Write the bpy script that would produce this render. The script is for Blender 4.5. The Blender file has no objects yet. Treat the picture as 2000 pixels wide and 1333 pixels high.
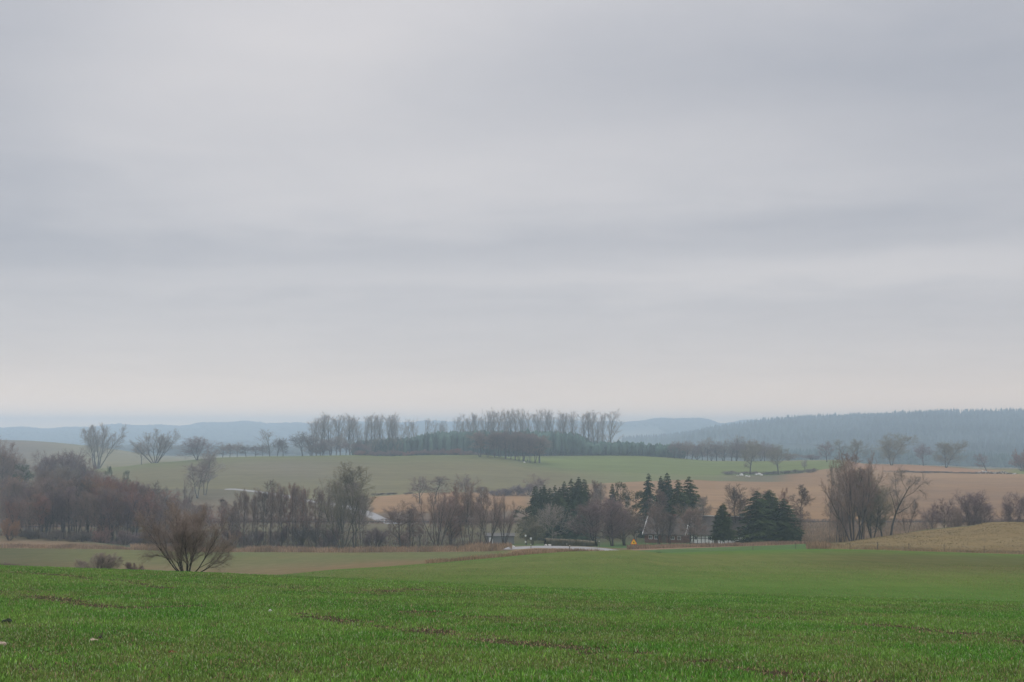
import bpy, math, random
import numpy as np

# ------------------------------------------------------------------ camera
W_, H_, F_ = 2000.0, 1333.0, 2778.0
PITCH = math.atan((840 - 666.5) / F_)
scene = bpy.context.scene
cam_d = bpy.data.cameras.new('camera'); cam_d.sensor_width = 36.0; cam_d.lens = 36.0 * F_ / W_
cam_d.clip_start = 0.1; cam_d.clip_end = 60000
cam = bpy.data.objects.new('camera', cam_d); scene.collection.objects.link(cam)
cam.location = (0, 0, 0); cam.rotation_euler = (math.radians(90) + PITCH, 0, 0)
scene.camera = cam

# ------------------------------------------------------------------ world: overcast sky, soft cloud bands
world = bpy.data.worlds.new("World"); scene.world = world; world.use_nodes = True
SUN_EL, SUN_ROT = math.radians(36), math.radians(-20)
ZENITH = 3.1
def build_world():
    nt = world.node_tree; N = nt.nodes; L = nt.links; N.clear()
    def m(op, a, b=None, c=None, clamp=False):
        n = N.new('ShaderNodeMath'); n.operation = op; n.use_clamp = clamp
        for i, x in enumerate((a, b, c)):
            if x is None: continue
            if isinstance(x, (int, float)): n.inputs[i].default_value = x
            else: L.new(x, n.inputs[i])
        return n.outputs[0]
    tc = N.new('ShaderNodeTexCoord'); sp = N.new('ShaderNodeSeparateXYZ'); L.new(tc.outputs['Generated'], sp.inputs[0])
    X, Y, Z = sp.outputs
    el = m('MULTIPLY', m('ARCSINE', Z), 57.2958)                       # elevation in degrees
    az = m('MULTIPLY', m('ARCTAN2', X, Y), 57.2958)                    # bearing in degrees
    zz = m('ADD', m('MAXIMUM', Z, 0.0), 0.10)
    cb = N.new('ShaderNodeCombineXYZ'); L.new(m('DIVIDE', X, zz), cb.inputs[0]); L.new(m('DIVIDE', Y, zz), cb.inputs[1])
    def noise(scale, detail, rough, off, sy=1.0):
        mp = N.new('ShaderNodeMapping'); mp.inputs['Location'].default_value = off; mp.inputs['Scale'].default_value = (1, sy, 1)
        mp.inputs['Rotation'].default_value = (0, 0, 0.12)
        L.new(cb.outputs[0], mp.inputs[0])
        n = N.new('ShaderNodeTexNoise'); n.inputs['Scale'].default_value = scale; n.inputs['Detail'].default_value = detail
        n.inputs['Roughness'].default_value = rough; n.inputs['Distortion'].default_value = 0.3; L.new(mp.outputs[0], n.inputs['Vector'])
        return n.outputs[0]
    n1 = noise(0.75, 3, 0.5, (3.1, 1.7, 0)); n2 = noise(2.2, 4, 0.5, (7.3, 4.2, 0), 1.3); n3 = noise(5.5, 6, 0.6, (1.3, 9.2, 0), .8)
    # soft cloud bodies, plus dark corner blobs that paint in lens vignetting: bearing, elevation, half widths in degrees, tilt, weight (+ light, - dark)
    blobs = [(-8, 15.5, 9, 2.2, 14, .50), (-13, 11.6, 9, 1.6, 8, .25), (-2, 10.6, 9, 1.1, 6, .32), (4, 9.0, 16, .9, 2, .24),
             (11, 14.3, 12, 2.6, -6, -.32), (-7, 7.3, 13, 1.3, 3, -.24), (8, 7.8, 12, 1.4, 3, -.16),(-19, 14.5, 6, 6.0, 0, -.55), (16, 8.0, 8, .8, 0, -.20),
             (2, 6.3, 22, .55, 1.5, .28), (-12, 5.5, 9, .6, 0, .10), (14, 6.2, 10, .6, 2, .26), (0, 4.9, 18, .8, -1, -.10), (19, 12, 7, 3, 0, -.25),
             (-17, 7.0, 5, 1.2, 0, -.20), (9, 10.8, 12, 1.2, 9, .16), (20, 17, 5, 4, 0, -.25), (-21, 9, 4, 4, 0, -.25)]
    tot = None
    wob = m('MULTIPLY', m('SUBTRACT', n1, .5), 4.2); wob2 = m('MULTIPLY', m('SUBTRACT', n2, .5), 1.6)
    e2 = m('ADD', el, m('ADD', wob2, m('MULTIPLY', wob, .35)))
    a2 = m('ADD', az, m('MULTIPLY', wob, 2.0))
    for (ba, be, wa, we, tl, wt) in blobs:
        c, s = math.cos(math.radians(tl)), math.sin(math.radians(tl))
        da = m('SUBTRACT', a2, float(ba)); de = m('SUBTRACT', e2, float(be))
        p = m('MULTIPLY_ADD', da, c / wa, m('MULTIPLY', de, s / wa)); q = m('MULTIPLY_ADD', da, -s / we, m('MULTIPLY', de, c / we))
        r2 = m('ADD', m('MULTIPLY', p, p), m('MULTIPLY', q, q))
        g = m('MULTIPLY', m('POWER', 2.71828, m('MULTIPLY', r2, -0.8)), wt)
        tot = g if tot is None else m('ADD', tot, g)
    # away from this stretch of sky the plain noise carries on
    val = m('ADD', tot, m('ADD', m('MULTIPLY', m('SUBTRACT', n1, .5), .55), m('ADD', m('MULTIPLY', m('SUBTRACT', n2, .5), .35), m('MULTIPLY', m('SUBTRACT', n3, .5), .22))))
    val = m('MULTIPLY_ADD', val, .62, .5, clamp=True)
    ramp = N.new('ShaderNodeValToRGB'); L.new(val, ramp.inputs[0])
    r = ramp.color_ramp; r.elements[0].position = 0.0; r.elements[0].color = (.380, .400, .455, 1)
    r.elements[1].position = 1.0; r.elements[1].color = (.680, .655, .662, 1)
    e = r.elements.new(.5); e.color = (.548, .545, .574, 1)
    # warm pale glow low over the horizon
    hz = m('MULTIPLY', m('POWER', 2.71828, m('MULTIPLY', m('MAXIMUM', el, 0.0), -0.68)), 1.0)
    mx = N.new('ShaderNodeMix'); mx.data_type = 'RGBA'; L.new(hz, mx.inputs[0]); L.new(ramp.outputs[0], mx.inputs[6])
    mx.inputs[7].default_value = (1.30, .97, .70, 1)
    lo = m('MULTIPLY', m('POWER', 2.71828, m('MULTIPLY', m('MAXIMUM', el, 0.0), -1.9)), 1.0)
    mz = N.new('ShaderNodeMix'); mz.data_type = 'RGBA'; L.new(lo, mz.inputs[0]); L.new(mx.outputs[2], mz.inputs[6]); mz.inputs[7].default_value = (2.1, 1.35, .80, 1); mx = mz
    sky = N.new('ShaderNodeTexSky'); sky.sky_type = 'NISHITA'; sky.sun_disc = False
    sky.sun_elevation = SUN_EL; sky.sun_rotation = SUN_ROT
    sc = N.new('ShaderNodeMix'); sc.data_type = 'RGBA'; sc.blend_type = 'MULTIPLY'; sc.inputs[0].default_value = 1
    L.new(sky.outputs[0], sc.inputs[6]); sc.inputs[7].default_value = (.1, .1, .1, 1)
    m2 = N.new('ShaderNodeMix'); m2.data_type = 'RGBA'; m2.inputs[0].default_value = .97
    L.new(sc.outputs[2], m2.inputs[6]); L.new(mx.outputs[2], m2.inputs[7])
    bg = N.new('ShaderNodeBackground')
    # an overcast sky is brightest overhead
    L.new(m('MULTIPLY_ADD', m('SMOOTH_MAX', 0.0, m('SUBTRACT', Z, .30), .1), ZENITH, 1.0), bg.inputs[1]); L.new(m2.outputs[2], bg.inputs[0])
    out = N.new('ShaderNodeOutputWorld'); L.new(bg.outputs[0], out.inputs[0])
build_world()
sun_d = bpy.data.lights.new('sun', 'SUN'); sun_d.energy = 0.8; sun_d.angle = math.radians(25); sun_d.color = (1, .96, .9)
sun = bpy.data.objects.new('sun', sun_d); scene.collection.objects.link(sun)
# light comes from ahead of the camera, high and a little to the left
sun.rotation_euler = (math.radians(90) - SUN_EL, 0, math.pi - SUN_ROT)
scene.view_settings.view_transform = 'Standard'; scene.view_settings.look = 'None'
scene.view_settings.exposure = 0.0; scene.view_settings.gamma = 1.0
scene.cycles.use_denoising = True
scene.cycles.max_bounces = 4; scene.cycles.diffuse_bounces = 2; scene.cycles.volume_bounces = 1
HAZE_DENSITY = 3.7e-4

# ------------------------------------------------------------------ helpers
RNG = np.random.default_rng(7)
random.seed(7)
COL = scene.collection
def ray(u, v):
    """photo pixel -> (x/y, z/y) of the line of sight"""
    b = (666.5 - np.asarray(v, float)) / F_; a = (np.asarray(u, float) - 1000) / F_
    y = math.cos(PITCH) - b * math.sin(PITCH)
    return a / y, (math.sin(PITCH) + b * math.cos(PITCH)) / y

def tag(o, label=None, cat=None, group=None, kind=None):
    if label: o['label'] = label
    if cat: o['category'] = cat
    if group: o['group'] = group
    if kind: o['kind'] = kind
    return o
def mesh_np(name, V, faces, mat, col=None, smooth=False):
    """V (n,3); faces: list of (k,m) int arrays with m verts per face"""
    me = bpy.data.meshes.new(name)
    V = np.asarray(V, np.float32)
    me.vertices.add(len(V)); me.vertices.foreach_set('co', V.ravel())
    loops = np.concatenate([f.ravel() for f in faces]).astype(np.int32)
    tots = np.concatenate([np.full(len(f), f.shape[1], np.int32) for f in faces])
    starts = np.concatenate([[0], np.cumsum(tots)[:-1]]).astype(np.int32)
    me.loops.add(len(loops)); me.loops.foreach_set('vertex_index', loops)
    me.polygons.add(len(tots)); me.polygons.foreach_set('loop_start', starts); me.polygons.foreach_set('loop_total', tots)
    if smooth: me.polygons.foreach_set('use_smooth', np.ones(len(tots), bool))
    me.update(calc_edges=True)
    if col is not None:
        at = me.color_attributes.new('Col', 'FLOAT_COLOR', 'POINT')
        c = np.ones((len(V), 4), np.float32); c[:, :3] = col; at.data.foreach_set('color', c.ravel())
    me.materials.append(mat)
    return me
def link(name, me, parent=None):
    o = bpy.data.objects.new(name, me); COL.objects.link(o)
    if parent is not None: o.parent = parent
    return o
def empty(name, loc, rz=0):
    o = bpy.data.objects.new(name, None); COL.objects.link(o); o.location = loc; o.rotation_euler = (0, 0, rz)
    o.empty_display_size = .3
    return o
class MB:
    """collects plain shapes into one mesh"""
    def __init__(s): s.V = []; s.F = []
    def add(s, v, f):
        n = len(s.V); s.V += [tuple(map(float, p)) for p in v]; s.F += [tuple(i + n for i in q) for q in f]; return s
    def box(s, x0, x1, y0, y1, z0, z1):
        return s.add([(x, y, z) for z in (z0, z1) for y in (y0, y1) for x in (x0, x1)],
                     [(0, 2, 3, 1), (4, 5, 7, 6), (0, 1, 5, 4), (2, 6, 7, 3), (0, 4, 6, 2), (1, 3, 7, 5)])
    def tube(s, pts, rad, n=6):
        V = []; F = []; up = np.array([.3, .2, 1.0])
        pts = [np.asarray(p, float) for p in pts]
        for i, p in enumerate(pts):
            d = pts[min(i + 1, len(pts) - 1)] - pts[max(i - 1, 0)]; d = d / (np.linalg.norm(d) + 1e-9)
            a = np.cross(d, up); 
            if np.linalg.norm(a) < .05: a = np.cross(d, (1, 0, 0))
            a /= np.linalg.norm(a); b = np.cross(d, a)
            for k in range(n):
                t = 2 * math.pi * k / n; V.append(p + (a * math.cos(t) + b * math.sin(t)) * rad[i])
            if i:
                o = (i - 1) * n
                for k in range(n): F.append((o + k, o + (k + 1) % n, o + n + (k + 1) % n, o + n + k))
        F.append(tuple(range(n))[::-1]); o = (len(pts) - 1) * n; F.append(tuple(o + k for k in range(n)))
        return s.add(V, F)
    def mesh(s, name, mat, smooth=False):
        me = bpy.data.meshes.new(name); me.from_pydata(s.V, [], s.F); me.materials.append(mat)
        if smooth:
            for p in me.polygons: p.use_smooth = True
        return me
    def build(s, name, mat, parent=None, smooth=False): return link(name, s.mesh(name, mat, smooth), parent)

# ------------------------------------------------------------------ materials
def material(name, base=None, attr=False, objcol=False, rough=.9, noises=(), bump=None, spec=.2, transl=0):
    """base colour (or vertex colour / object colour) times world-space noises (scale, amount, tint)"""
    mt = bpy.data.materials.new(name); mt.use_nodes = True; nt = mt.node_tree; N = nt.nodes; L = nt.links
    b = N['Principled BSDF']; b.inputs['Roughness'].default_value = rough; b.inputs['Specular IOR Level'].default_value = spec
    if attr: n = N.new('ShaderNodeVertexColor'); n.layer_name = 'Col'; c = n.outputs[0]
    elif objcol: n = N.new('ShaderNodeObjectInfo'); c = n.outputs['Color']
    else: n = N.new('ShaderNodeRGB'); n.outputs[0].default_value = (*base, 1); c = n.outputs[0]
    geo = N.new('ShaderNodeNewGeometry')
    for (sc, amt, tint, stretch) in noises:
        mp = N.new('ShaderNodeMapping'); mp.inputs['Scale'].default_value = stretch; L.new(geo.outputs['Position'], mp.inputs[0])
        ns = N.new('ShaderNodeTexNoise'); ns.inputs['Scale'].default_value = sc; ns.inputs['Detail'].default_value = 5; ns.inputs['Roughness'].default_value = .62
        L.new(mp.outputs[0], ns.inputs['Vector'])
        mr = N.new('ShaderNodeMapRange'); mr.inputs[1].default_value = .38; mr.inputs[2].default_value = .62; mr.inputs[3].default_value = 0; mr.inputs[4].default_value = amt
        L.new(ns.outputs[0], mr.inputs[0])
        mx = N.new('ShaderNodeMix'); mx.data_type = 'RGBA'; mx.blend_type = 'MULTIPLY'; mx.inputs[7].default_value = (*tint, 1)
        L.new(mr.outputs[0], mx.inputs[0]); L.new(c, mx.inputs[6]); c = mx.outputs[2]
    L.new(c, b.inputs['Base Color'])
    if bump:
        ns = N.new('ShaderNodeTexNoise'); ns.inputs['Scale'].default_value = bump[0]; ns.inputs['Detail'].default_value = 6; L.new(geo.outputs['Position'], ns.inputs['Vector'])
        bp = N.new('ShaderNodeBump'); bp.inputs['Distance'].default_value = bump[1]; bp.inputs['Strength'].default_value = .8
        L.new(ns.outputs[0], bp.inputs['Height']); L.new(bp.outputs[0], b.inputs['Normal'])
    if transl:
        tr = N.new('ShaderNodeBsdfTranslucent'); L.new(c, tr.inputs[0]); ms = N.new('ShaderNodeMixShader'); ms.inputs[0].default_value = transl
        L.new(b.outputs[0], ms.inputs[1]); L.new(tr.outputs[0], ms.inputs[2]); L.new(ms.outputs[0], N['Material Output'].inputs[0])
    return mt
M = {}
M['soil'] = material('field soil', attr=True, spec=0, rough=1, noises=[(2.5, .5, (.55, .5, .5), (1, 1, 1)), (14, .5, (.6, .6, .6), (1, 1, 1))], bump=(9, .05))
M['crop'] = material('young crop field', attr=True, spec=0, rough=1, noises=[(.03, .45, (1.25, .90, .95), (1, .55, 1)), (.11, .6, (.72, .86, .72), (.5, 1.6, 1)), (.6, .5, (.72, .80, .72), (1, .14, 1)), (.25, .45, (.80, .86, .76), (1.4, .3, 1)), (2.5, .5, (.7, .74, .7), (1, 1, 1))])
M['field'] = material('far field', attr=True, spec=0, rough=1, noises=[(.012, .8, (.80, .80, .84), (.45, 1.5, 1)), (.045, .6, (.84, .78, .74), (.22, 1.8, 1)), (.25, .6, (.76, .76, .76), (.5, 1, 1))])
M['blade'] = material('green blades', attr=True, rough=.55, spec=.35, transl=.3)
M['straw'] = material('dry straw', attr=True, rough=.8)
M['bark'] = material('bark', objcol=True, noises=[(1.2, .6, (.7, .7, .68), (1, 1, .4))])
M['twig'] = material('twigs', objcol=True, noises=[(.35, .55, (.78, .76, .78), (1, 1, 1))], rough=1.0, spec=.05)
M['needle'] = material('needles', objcol=True, noises=[(.8, .7, (.55, .6, .55), (1, 1, 1))], rough=.8, spec=.1)
M['canopy'] = material('forest canopy', attr=True, rough=1, spec=.0)
M['road'] = material('worn asphalt', (.22, .212, .212), noises=[(.25, .5, (.80, .80, .81), (1, 1, 1)), (3, .4, (.85, .85, .85), (1, 1, 1))], rough=.7, spec=.25)
M['hedge'] = material('clipped hedge', attr=True, noises=[(3, .6, (.6, .6, .55), (1, 1, 1))])
M['white'] = material('white lime wash', (.80, .80, .78), noises=[(1.2, .4, (.75, .74, .70), (1, 1, 1))])
M['timber'] = material('dark timber', (.05, .042, .036))
M['brick'] = material('red brown boards', (.17, .085, .06), noises=[(2, .5, (.7, .7, .7), (1, 1, .2))])
M['roof'] = material('grey thatch and tile', (.125, .105, .09), noises=[(.9, .7, (.6, .6, .6), (1, 1, 1)), (6, .5, (.7, .7, .7), (1, 1, 1))])
M['trim'] = material('white painted trim', (.75, .75, .73))
M['glass'] = material('dark window glass', (.03, .035, .04), rough=.1, spec=.6)
M['post'] = material('weathered wood', (.14, .115, .09), noises=[(8, .5, (.6, .6, .6), (1, 1, .2))])
M['metal'] = material('galvanised steel', (.20, .20, .195), rough=.8)
M['darkmetal'] = material('dull dark rail', (.07, .065, .06), rough=.7)
M['yellow'] = material('yellow sign face', (.85, .52, .03), rough=.45)
M['red'] = material('red sign border', (.72, .12, .03), rough=.45)
M['black'] = material('black sign mark', (.02, .02, .02), rough=.5)
M['stone'] = material('pale fieldstone', objcol=True, noises=[(2, .6, (.6, .6, .58), (1, 1, 1))], bump=(4, .05))
M['nest'] = material('nest sticks', (.05, .042, .036))

# ------------------------------------------------------------------ terrain, as curves running across the valley
# every curve: (u, v, distance) knots read off the photograph; height follows from them
LINES = [
 ('behind',  [(0, None, -60)], 2.0),
 ('feet',    [(0, None, 0)], -1.75),
 ('c18',     [(0, 1333, 18), (2000, 1333, 18)], None),
 ('c30',     [(0, 1222, 30), (1000, 1236, 30), (2000, 1252, 30)], None),
 ('c45',     [(0, 1150, 45), (1000, 1178, 45), (2000, 1203, 45)], None),
 ('crest',   [(0, 1107, 66), (250, 1116, 66), (500, 1125, 66), (750, 1135, 66), (1000, 1147, 66), (1250, 1157, 65), (1500, 1164, 63), (1750, 1171, 60), (2000, 1179, 58)], None),
 ('dip1',    [(0, 1122, 90), (500, 1134, 90), (1000, 1152, 88), (1500, 1170, 84), (2000, 1187, 80)], None),
 ('c120',    [(0, 1135, 125), (400, 1133, 125), (560, 1126, 125), (750, 1122, 125), (1000, 1122, 125), (1500, 1128, 125), (2000, 1135, 125)], None),
 ('midedge', [(-200, 1136, 155), (0, 1136, 155), (450, 1130, 150), (560, 1121.5, 150), (650, 1113, 155), (750, 1107, 165), (850, 1099.5, 178), (920, 1094, 186), (1000, 1086.5, 195), (1060, 1081.5, 203), (1120, 1078.5, 212),
              (1215, 1080, 222), (1300, 1080, 227), (1400, 1077.5, 232), (1500, 1074.5, 236), (1600, 1073, 238), (1700, 1075, 238), (1800, 1078, 236), (1900, 1080.5, 235), (2000, 1083, 234), (2200, 1086, 232)], None),
 ('valley',  [(0, 1122, 205), (450, 1122, 205), (560, 1118, 205), (750, 1106, 210), (900, 1096, 218), (1000, 1086, 226), (1080, 1083, 228), (1150, 1084, 230), (1215, 1086, 232), (1260, 1083.5, 234),
              (1300, 1080.5, 236), (1400, 1076.8, 241), (1500, 1072.5, 247), (1600, 1072, 242), (1700, 1074, 242), (1800, 1077, 240), (2000, 1082, 238), (2200, 1085, 236)], None),
 ('fieldtop', [(-200, 1071, 330), (0, 1071, 330), (200, 1073, 330), (290, 1075.5, 330), (400, 1079, 330), (800, 1079.3, 325), (950, 1077.5, 305), (1010, 1073, 278), (1060, 1070.5, 268), (1110, 1071.5, 262), (1150, 1073, 258), (1215, 1076, 254),
              (1250, 1075.5, 256), (1310, 1073, 262), (1400, 1070, 272), (1510, 1065.5, 286), (1585, 1062.5, 298), (1610, 1066, 262), (1700, 1069, 252), (1800, 1073, 250), (2000, 1078, 248), (2200, 1080, 246)], None),
 ('verge',   [(-200, 1046, 388), (0, 1047, 388), (100, 1052.5, 380), (170, 1058, 368), (240, 1068, 350), (300, 1073, 344), (400, 1075, 344), (800, 1076, 342), (900, 1072, 336), (960, 1067, 316), (1010, 1066, 305), (1110, 1066, 296), (1160, 1068, 290), (1215, 1071, 285),
              (1260, 1069, 300), (1400, 1066, 305), (1510, 1063, 310), (1590, 1061.5, 312), (1650, 1058.5, 305), (1685, 1053.5, 302), (1740, 1046, 300), (1800, 1037.5, 300), (1850, 1032.5, 300), (1900, 1027.5, 300), (1930, 1021.5, 300), (1960, 1020, 300), (2000, 1020.5, 300), (2200, 1022, 300)], None),
 ('woodfloor', [(0, 1050, 405), (300, 1062, 375), (1000, 1065, 365), (1250, 1063, 352), (1500, 1062, 350), (1700, 1060, 352), (2000, 1058, 352)], None),
 ('floor2',  [(0, 1040, 440), (300, 1038, 440), (2000, 1037, 440)], None),
 ('railline', [(0, 1034.5, 480), (150, 1031, 485), (300, 1024.5, 498), (600, 1023, 500), (2000, 1023, 500)], None),
 ('lowfield', [(0, 1000, 560), (500, 1000, 560), (750, 1003, 550), (1000, 1003, 550), (2000, 1003, 550)], None),
 ('hillfoot', [(0, 962, 690), (250, 955, 700), (400, 955, 700), (450, 957, 690), (500, 962, 680), (570, 970, 660), (640, 976, 650), (700, 972, 655), (750, 969, 660), (850, 962.5, 680), (940, 962, 690), (1030, 953, 715), (1100, 948, 730), (1200, 943, 745), (1350, 937.5, 760),
              (1400, 940, 755), (1500, 941.5, 752), (1560, 940, 756), (1620, 936, 762), (1700, 933, 768), (1800, 933.5, 770), (2000, 934, 770)], None),
 ('hilltop', [(-200, 925, 870), (0, 925, 870), (150, 919, 872), (230, 914, 875), (300, 905, 880), (340, 902.5, 885), (400, 897, 890), (450, 894, 895), (600, 891.3, 900), (690, 889.5, 900), (760, 891.5, 900), (850, 888.8, 900), (930, 889, 895), (980, 894, 880), (1060, 910, 850),
              (1120, 917, 838), (1200, 922, 826), (1300, 926, 818), (1400, 928.5, 812), (1500, 929, 812), (1560, 924, 822), (1640, 914, 845), (1700, 917, 845), (1760, 921, 840), (1850, 923, 838), (1920, 925, 836), (2000, 927, 836)], None),
 ('ridge1',  [(-200, 923, 960), (0, 923, 960), (230, 916, 960), (300, 908, 960), (400, 900, 965), (600, 894.5, 970), (690, 893, 970), (930, 893, 970), (1000, 892, 975), (1060, 891.7, 975), (1200, 890.4, 980), (1250, 891, 980), (1300, 894, 980), (1370, 900, 975), (1400, 902, 970), (1500, 901.5, 970),
              (1600, 900, 965), (1640, 899.5, 962), (1700, 907.5, 950), (1760, 908, 945), (1850, 912.5, 940), (1910, 917, 930), (2000, 918, 925), (2200, 920, 925)], None),
 ('dip2',    [(0, 915, 1130), (300, 903, 1130), (400, 903, 1130), (1000, 898, 1130), (1600, 907, 1130), (2000, 922, 1130)], None),
 ('moor',    [(-200, 862, 1500), (0, 860, 1500), (30, 860.5, 1500), (100, 864, 1500), (150, 869, 1500), (200, 874.5, 1500), (240, 880, 1500), (270, 886, 1500), (310, 894, 1500), (400, 897, 1500), (600, 895, 1500), (1000, 896, 1500), (1400, 900, 1500), (2000, 918, 1500)], None),
 ('far0',    [(0, 890, 1900), (1000, 893, 1900), (1400, 900, 1900), (2000, 908, 1900)], None),
 ('far1',    [(0, 884, 2500), (1000, 884, 2500), (1200, 882, 2500), (1320, 876, 2500), (1450, 868, 2500), (1600, 862, 2500), (2000, 858, 2500)], None),
 ('far2',    [(0, 882, 3100), (800, 878, 3100), (1200, 872, 3100), (1300, 866, 3100), (1400, 850, 3100), (1430, 845, 3100), (1520, 832, 3100), (1600, 827.5, 3100), (1700, 824.5, 3100), (1800, 820, 3100), (1900, 818, 3100), (2000, 817, 3100), (2200, 818, 3100)], None),
 ('far3',    [(0, 872, 4200), (1000, 868, 4200), (1300, 862, 4200), (2000, 845, 4200)], None),
 ('far4',    [(-200, 845, 5600), (0, 843, 5600), (200, 840, 5600), (230, 837, 5600), (340, 837, 5600), (400, 834, 5600), (480, 831, 5600), (560, 832, 5600), (600, 834, 5600), (700, 830, 5600), (900, 831, 5600), (1000, 829, 5600), (1200, 830, 5600), (1260, 828, 5600),
              (1340, 824, 5600), (1380, 826, 5600), (1410, 832, 5600), (1440, 829, 5600), (1500, 829, 5600), (2000, 832, 5600)], None),
 ('far5',    [(0, 846, 9000), (2000, 846, 9000)], None),
]
def build_knots():
    out = []
    for name, kn, zc in LINES:
        if zc is not None: out.append((None, kn[0][2], zc)); continue
        k = np.array(kn, float); s, e = ray(k[:, 0], k[:, 1]); out.append((s, k[:, 2], k[:, 1]))
    return out
KN = build_knots()
def slopes(x, y):
    h = np.diff(x); d = np.diff(y) / h; m = np.zeros_like(y)
    if len(x) > 2:
        a, b = d[:-1], d[1:]; ok = a * b > 0; w1 = 2 * h[1:] + h[:-1]; w2 = h[1:] + 2 * h[:-1]
        with np.errstate(divide='ignore', invalid='ignore'): m[1:-1] = np.where(ok, (w1 + w2) / (w1 / a + w2 / b), 0)
    m[0] = d[0]; m[-1] = d[-1]; return m
def pchip1(x, y, q):
    m = slopes(x, y); i = np.clip(np.searchsorted(x, q) - 1, 0, len(x) - 2); q = np.clip(q, x[0], x[-1])
    h = x[i + 1] - x[i]; t = (q - x[i]) / h
    return (1 + 2 * t) * (1 - t) ** 2 * y[i] + t * (1 - t) ** 2 * h * m[i] + t * t * (3 - 2 * t) * y[i + 1] + t * t * (t - 1) * h * m[i + 1]
def lines_at(s):
    """distance and height of every curve in the columns s -> (K,N),(K,N)"""
    s = np.atleast_1d(s); Y = np.empty((len(KN), len(s))); Z = np.empty_like(Y)
    for k, (ks, a, b) in enumerate(KN):
        if ks is None: Y[k] = a; Z[k] = b; continue
        Y[k] = pchip1(ks, a, s); v = pchip1(ks, b, s); Z[k] = Y[k] * ray(1000, v)[1]
    return Y, Z
def surf(Y, Z, q):
    """monotone cubic height along each column; Y,Z (K,N); q (Q,N)"""
    h = np.diff(Y, axis=0); d = np.diff(Z, axis=0) / h; m = np.zeros_like(Z)
    a, b = d[:-1], d[1:]; m[1:-1] = (a * h[1:] + b * h[:-1]) / (h[1:] + h[:-1])
    lim = 2.5 * np.minimum(abs(a), abs(b)); m[1:-1] = np.where(a * b > 0, np.sign(a) * np.minimum(abs(m[1:-1]), lim), m[1:-1] * .15)
    m[0] = d[0]; m[-1] = d[-1]
    out = np.empty_like(q)
    N = Y.shape[1]; c = np.arange(N)
    for r in range(q.shape[0]):
        y = np.clip(q[r], Y[0], Y[-1]); i = np.clip((Y <= y[None]).sum(0) - 1, 0, len(Y) - 2)
        y0, y1, z0, z1, m0, m1 = Y[i, c], Y[i + 1, c], Z[i, c], Z[i + 1, c], m[i, c], m[i + 1, c]
        H = y1 - y0; t = (y - y0) / H
        out[r] = (1 + 2 * t) * (1 - t) ** 2 * z0 + t * (1 - t) ** 2 * H * m0 + t * t * (3 - 2 * t) * z1 + t * t * (t - 1) * H * m1
    return out
def ripple(x, y):
    return (np.sin(x * .071 + y * .043) + np.sin(x * .031 - y * .057 + 2) + .5 * np.sin(x * .19 + y * .11 + 1) + .5 * np.sin(-x * .13 + y * .23)) * np.clip(np.abs(y) / 1000, .012, 1.2) * .10
def ground(x, y):
    x = np.atleast_1d(np.asarray(x, float)); y = np.atleast_1d(np.asarray(y, float))
    Y, Z = lines_at(x / np.maximum(y, 18)); return surf(Y, Z, y[None])[0] + ripple(x, y)
def gz(x, y): return float(ground(x, y)[0])
def spot(u, Y, v=None):
    """point on the ground in the column of photo pixel u at distance Y"""
    s = float(ray(u, 1000 if v is None else v)[0]); return s * Y, Y, gz(s * Y, Y)
def hit(u, v, y0, y1):
    """where the line of sight of pixel (u,v) meets the ground between y0 and y1"""
    s, e = ray(u, v); yy = np.linspace(y0, y1, 400); z = ground(s * yy, yy); k = np.argmax(e * yy <= z) if (e * yy <= z).any() else np.argmin(abs(e * yy - z))
    y = yy[k]; return float(s * y), float(y), float(z[k])

LN = {l[0]: i for i, l in enumerate(LINES)}
def smooth01(x, a, b): t = np.clip((x - a) / (b - a), 0, 1); return t * t * (3 - 2 * t)
def lerp3(a, b, t): t = np.asarray(t)[..., None]; return np.asarray(a) * (1 - t) + np.asarray(b) * t
SC = np.concatenate([-np.geomspace(2.2, .40, 16), np.linspace(-.385, .385, 420), np.geomspace(.40, 2.2, 16)])
MID = 0
GREEN = (.070, .125, .036); OLIVE = (.135, .125, .070); TAN = (.285, .180, .095); BROWNF = (.185, .125, .088)
def uvals(s): return 1000 + s * F_        # roughly the photo column
def band(name, a, b, rows, mat, colf, label=None):
    Y, Z = lines_at(SC); R = []
    idx = [i for i in range(LN[a], LN[b] + 1)]
    for j in range(len(idx) - 1):
        n = rows[j] if isinstance(rows, (list, tuple)) else rows
        for k in range(n): R.append(Y[idx[j]] + (Y[idx[j + 1]] - Y[idx[j]]) * k / n)
    R.append(Y[idx[-1]]); R = np.array(R); Zq = surf(Y, Z, R)
    X = SC[None] * np.maximum(R, 18); Zq = Zq + ripple(X, R)
    V = np.stack([X, R, Zq], -1); nr, nc = R.shape
    g = np.arange(nr * nc).reshape(nr, nc); f = np.stack([g[:-1, :-1], g[:-1, 1:], g[1:, 1:], g[1:, :-1]], -1).reshape(-1, 4)
    t = (R - R[0]) / np.maximum(R[-1] - R[0], 1e-6)
    col = colf(np.broadcast_to(uvals(SC)[None], R.shape), t, R)
    me = mesh_np(name, V.reshape(-1, 3), [f], mat, col.reshape(-1, 3), smooth=True)
    o = link(name, me); tag(o, kind='structure'); return o
def c_near(u, t, R): return lerp3((.062, .056, .032), (.066, .060, .034), t)
def c_mid(u, t, R):
    g = lerp3((.100, .165, .040), (.140, .155, .056), smooth01(t, .1, .55) * smooth01(t, 1.0, .75) * .8)
    g = lerp3(g, (.100, .098, .044), smooth01(u, 1450, 1750) * smooth01(t, .3, .6) * smooth01(t, 1, .8) * .7)
    return g
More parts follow.
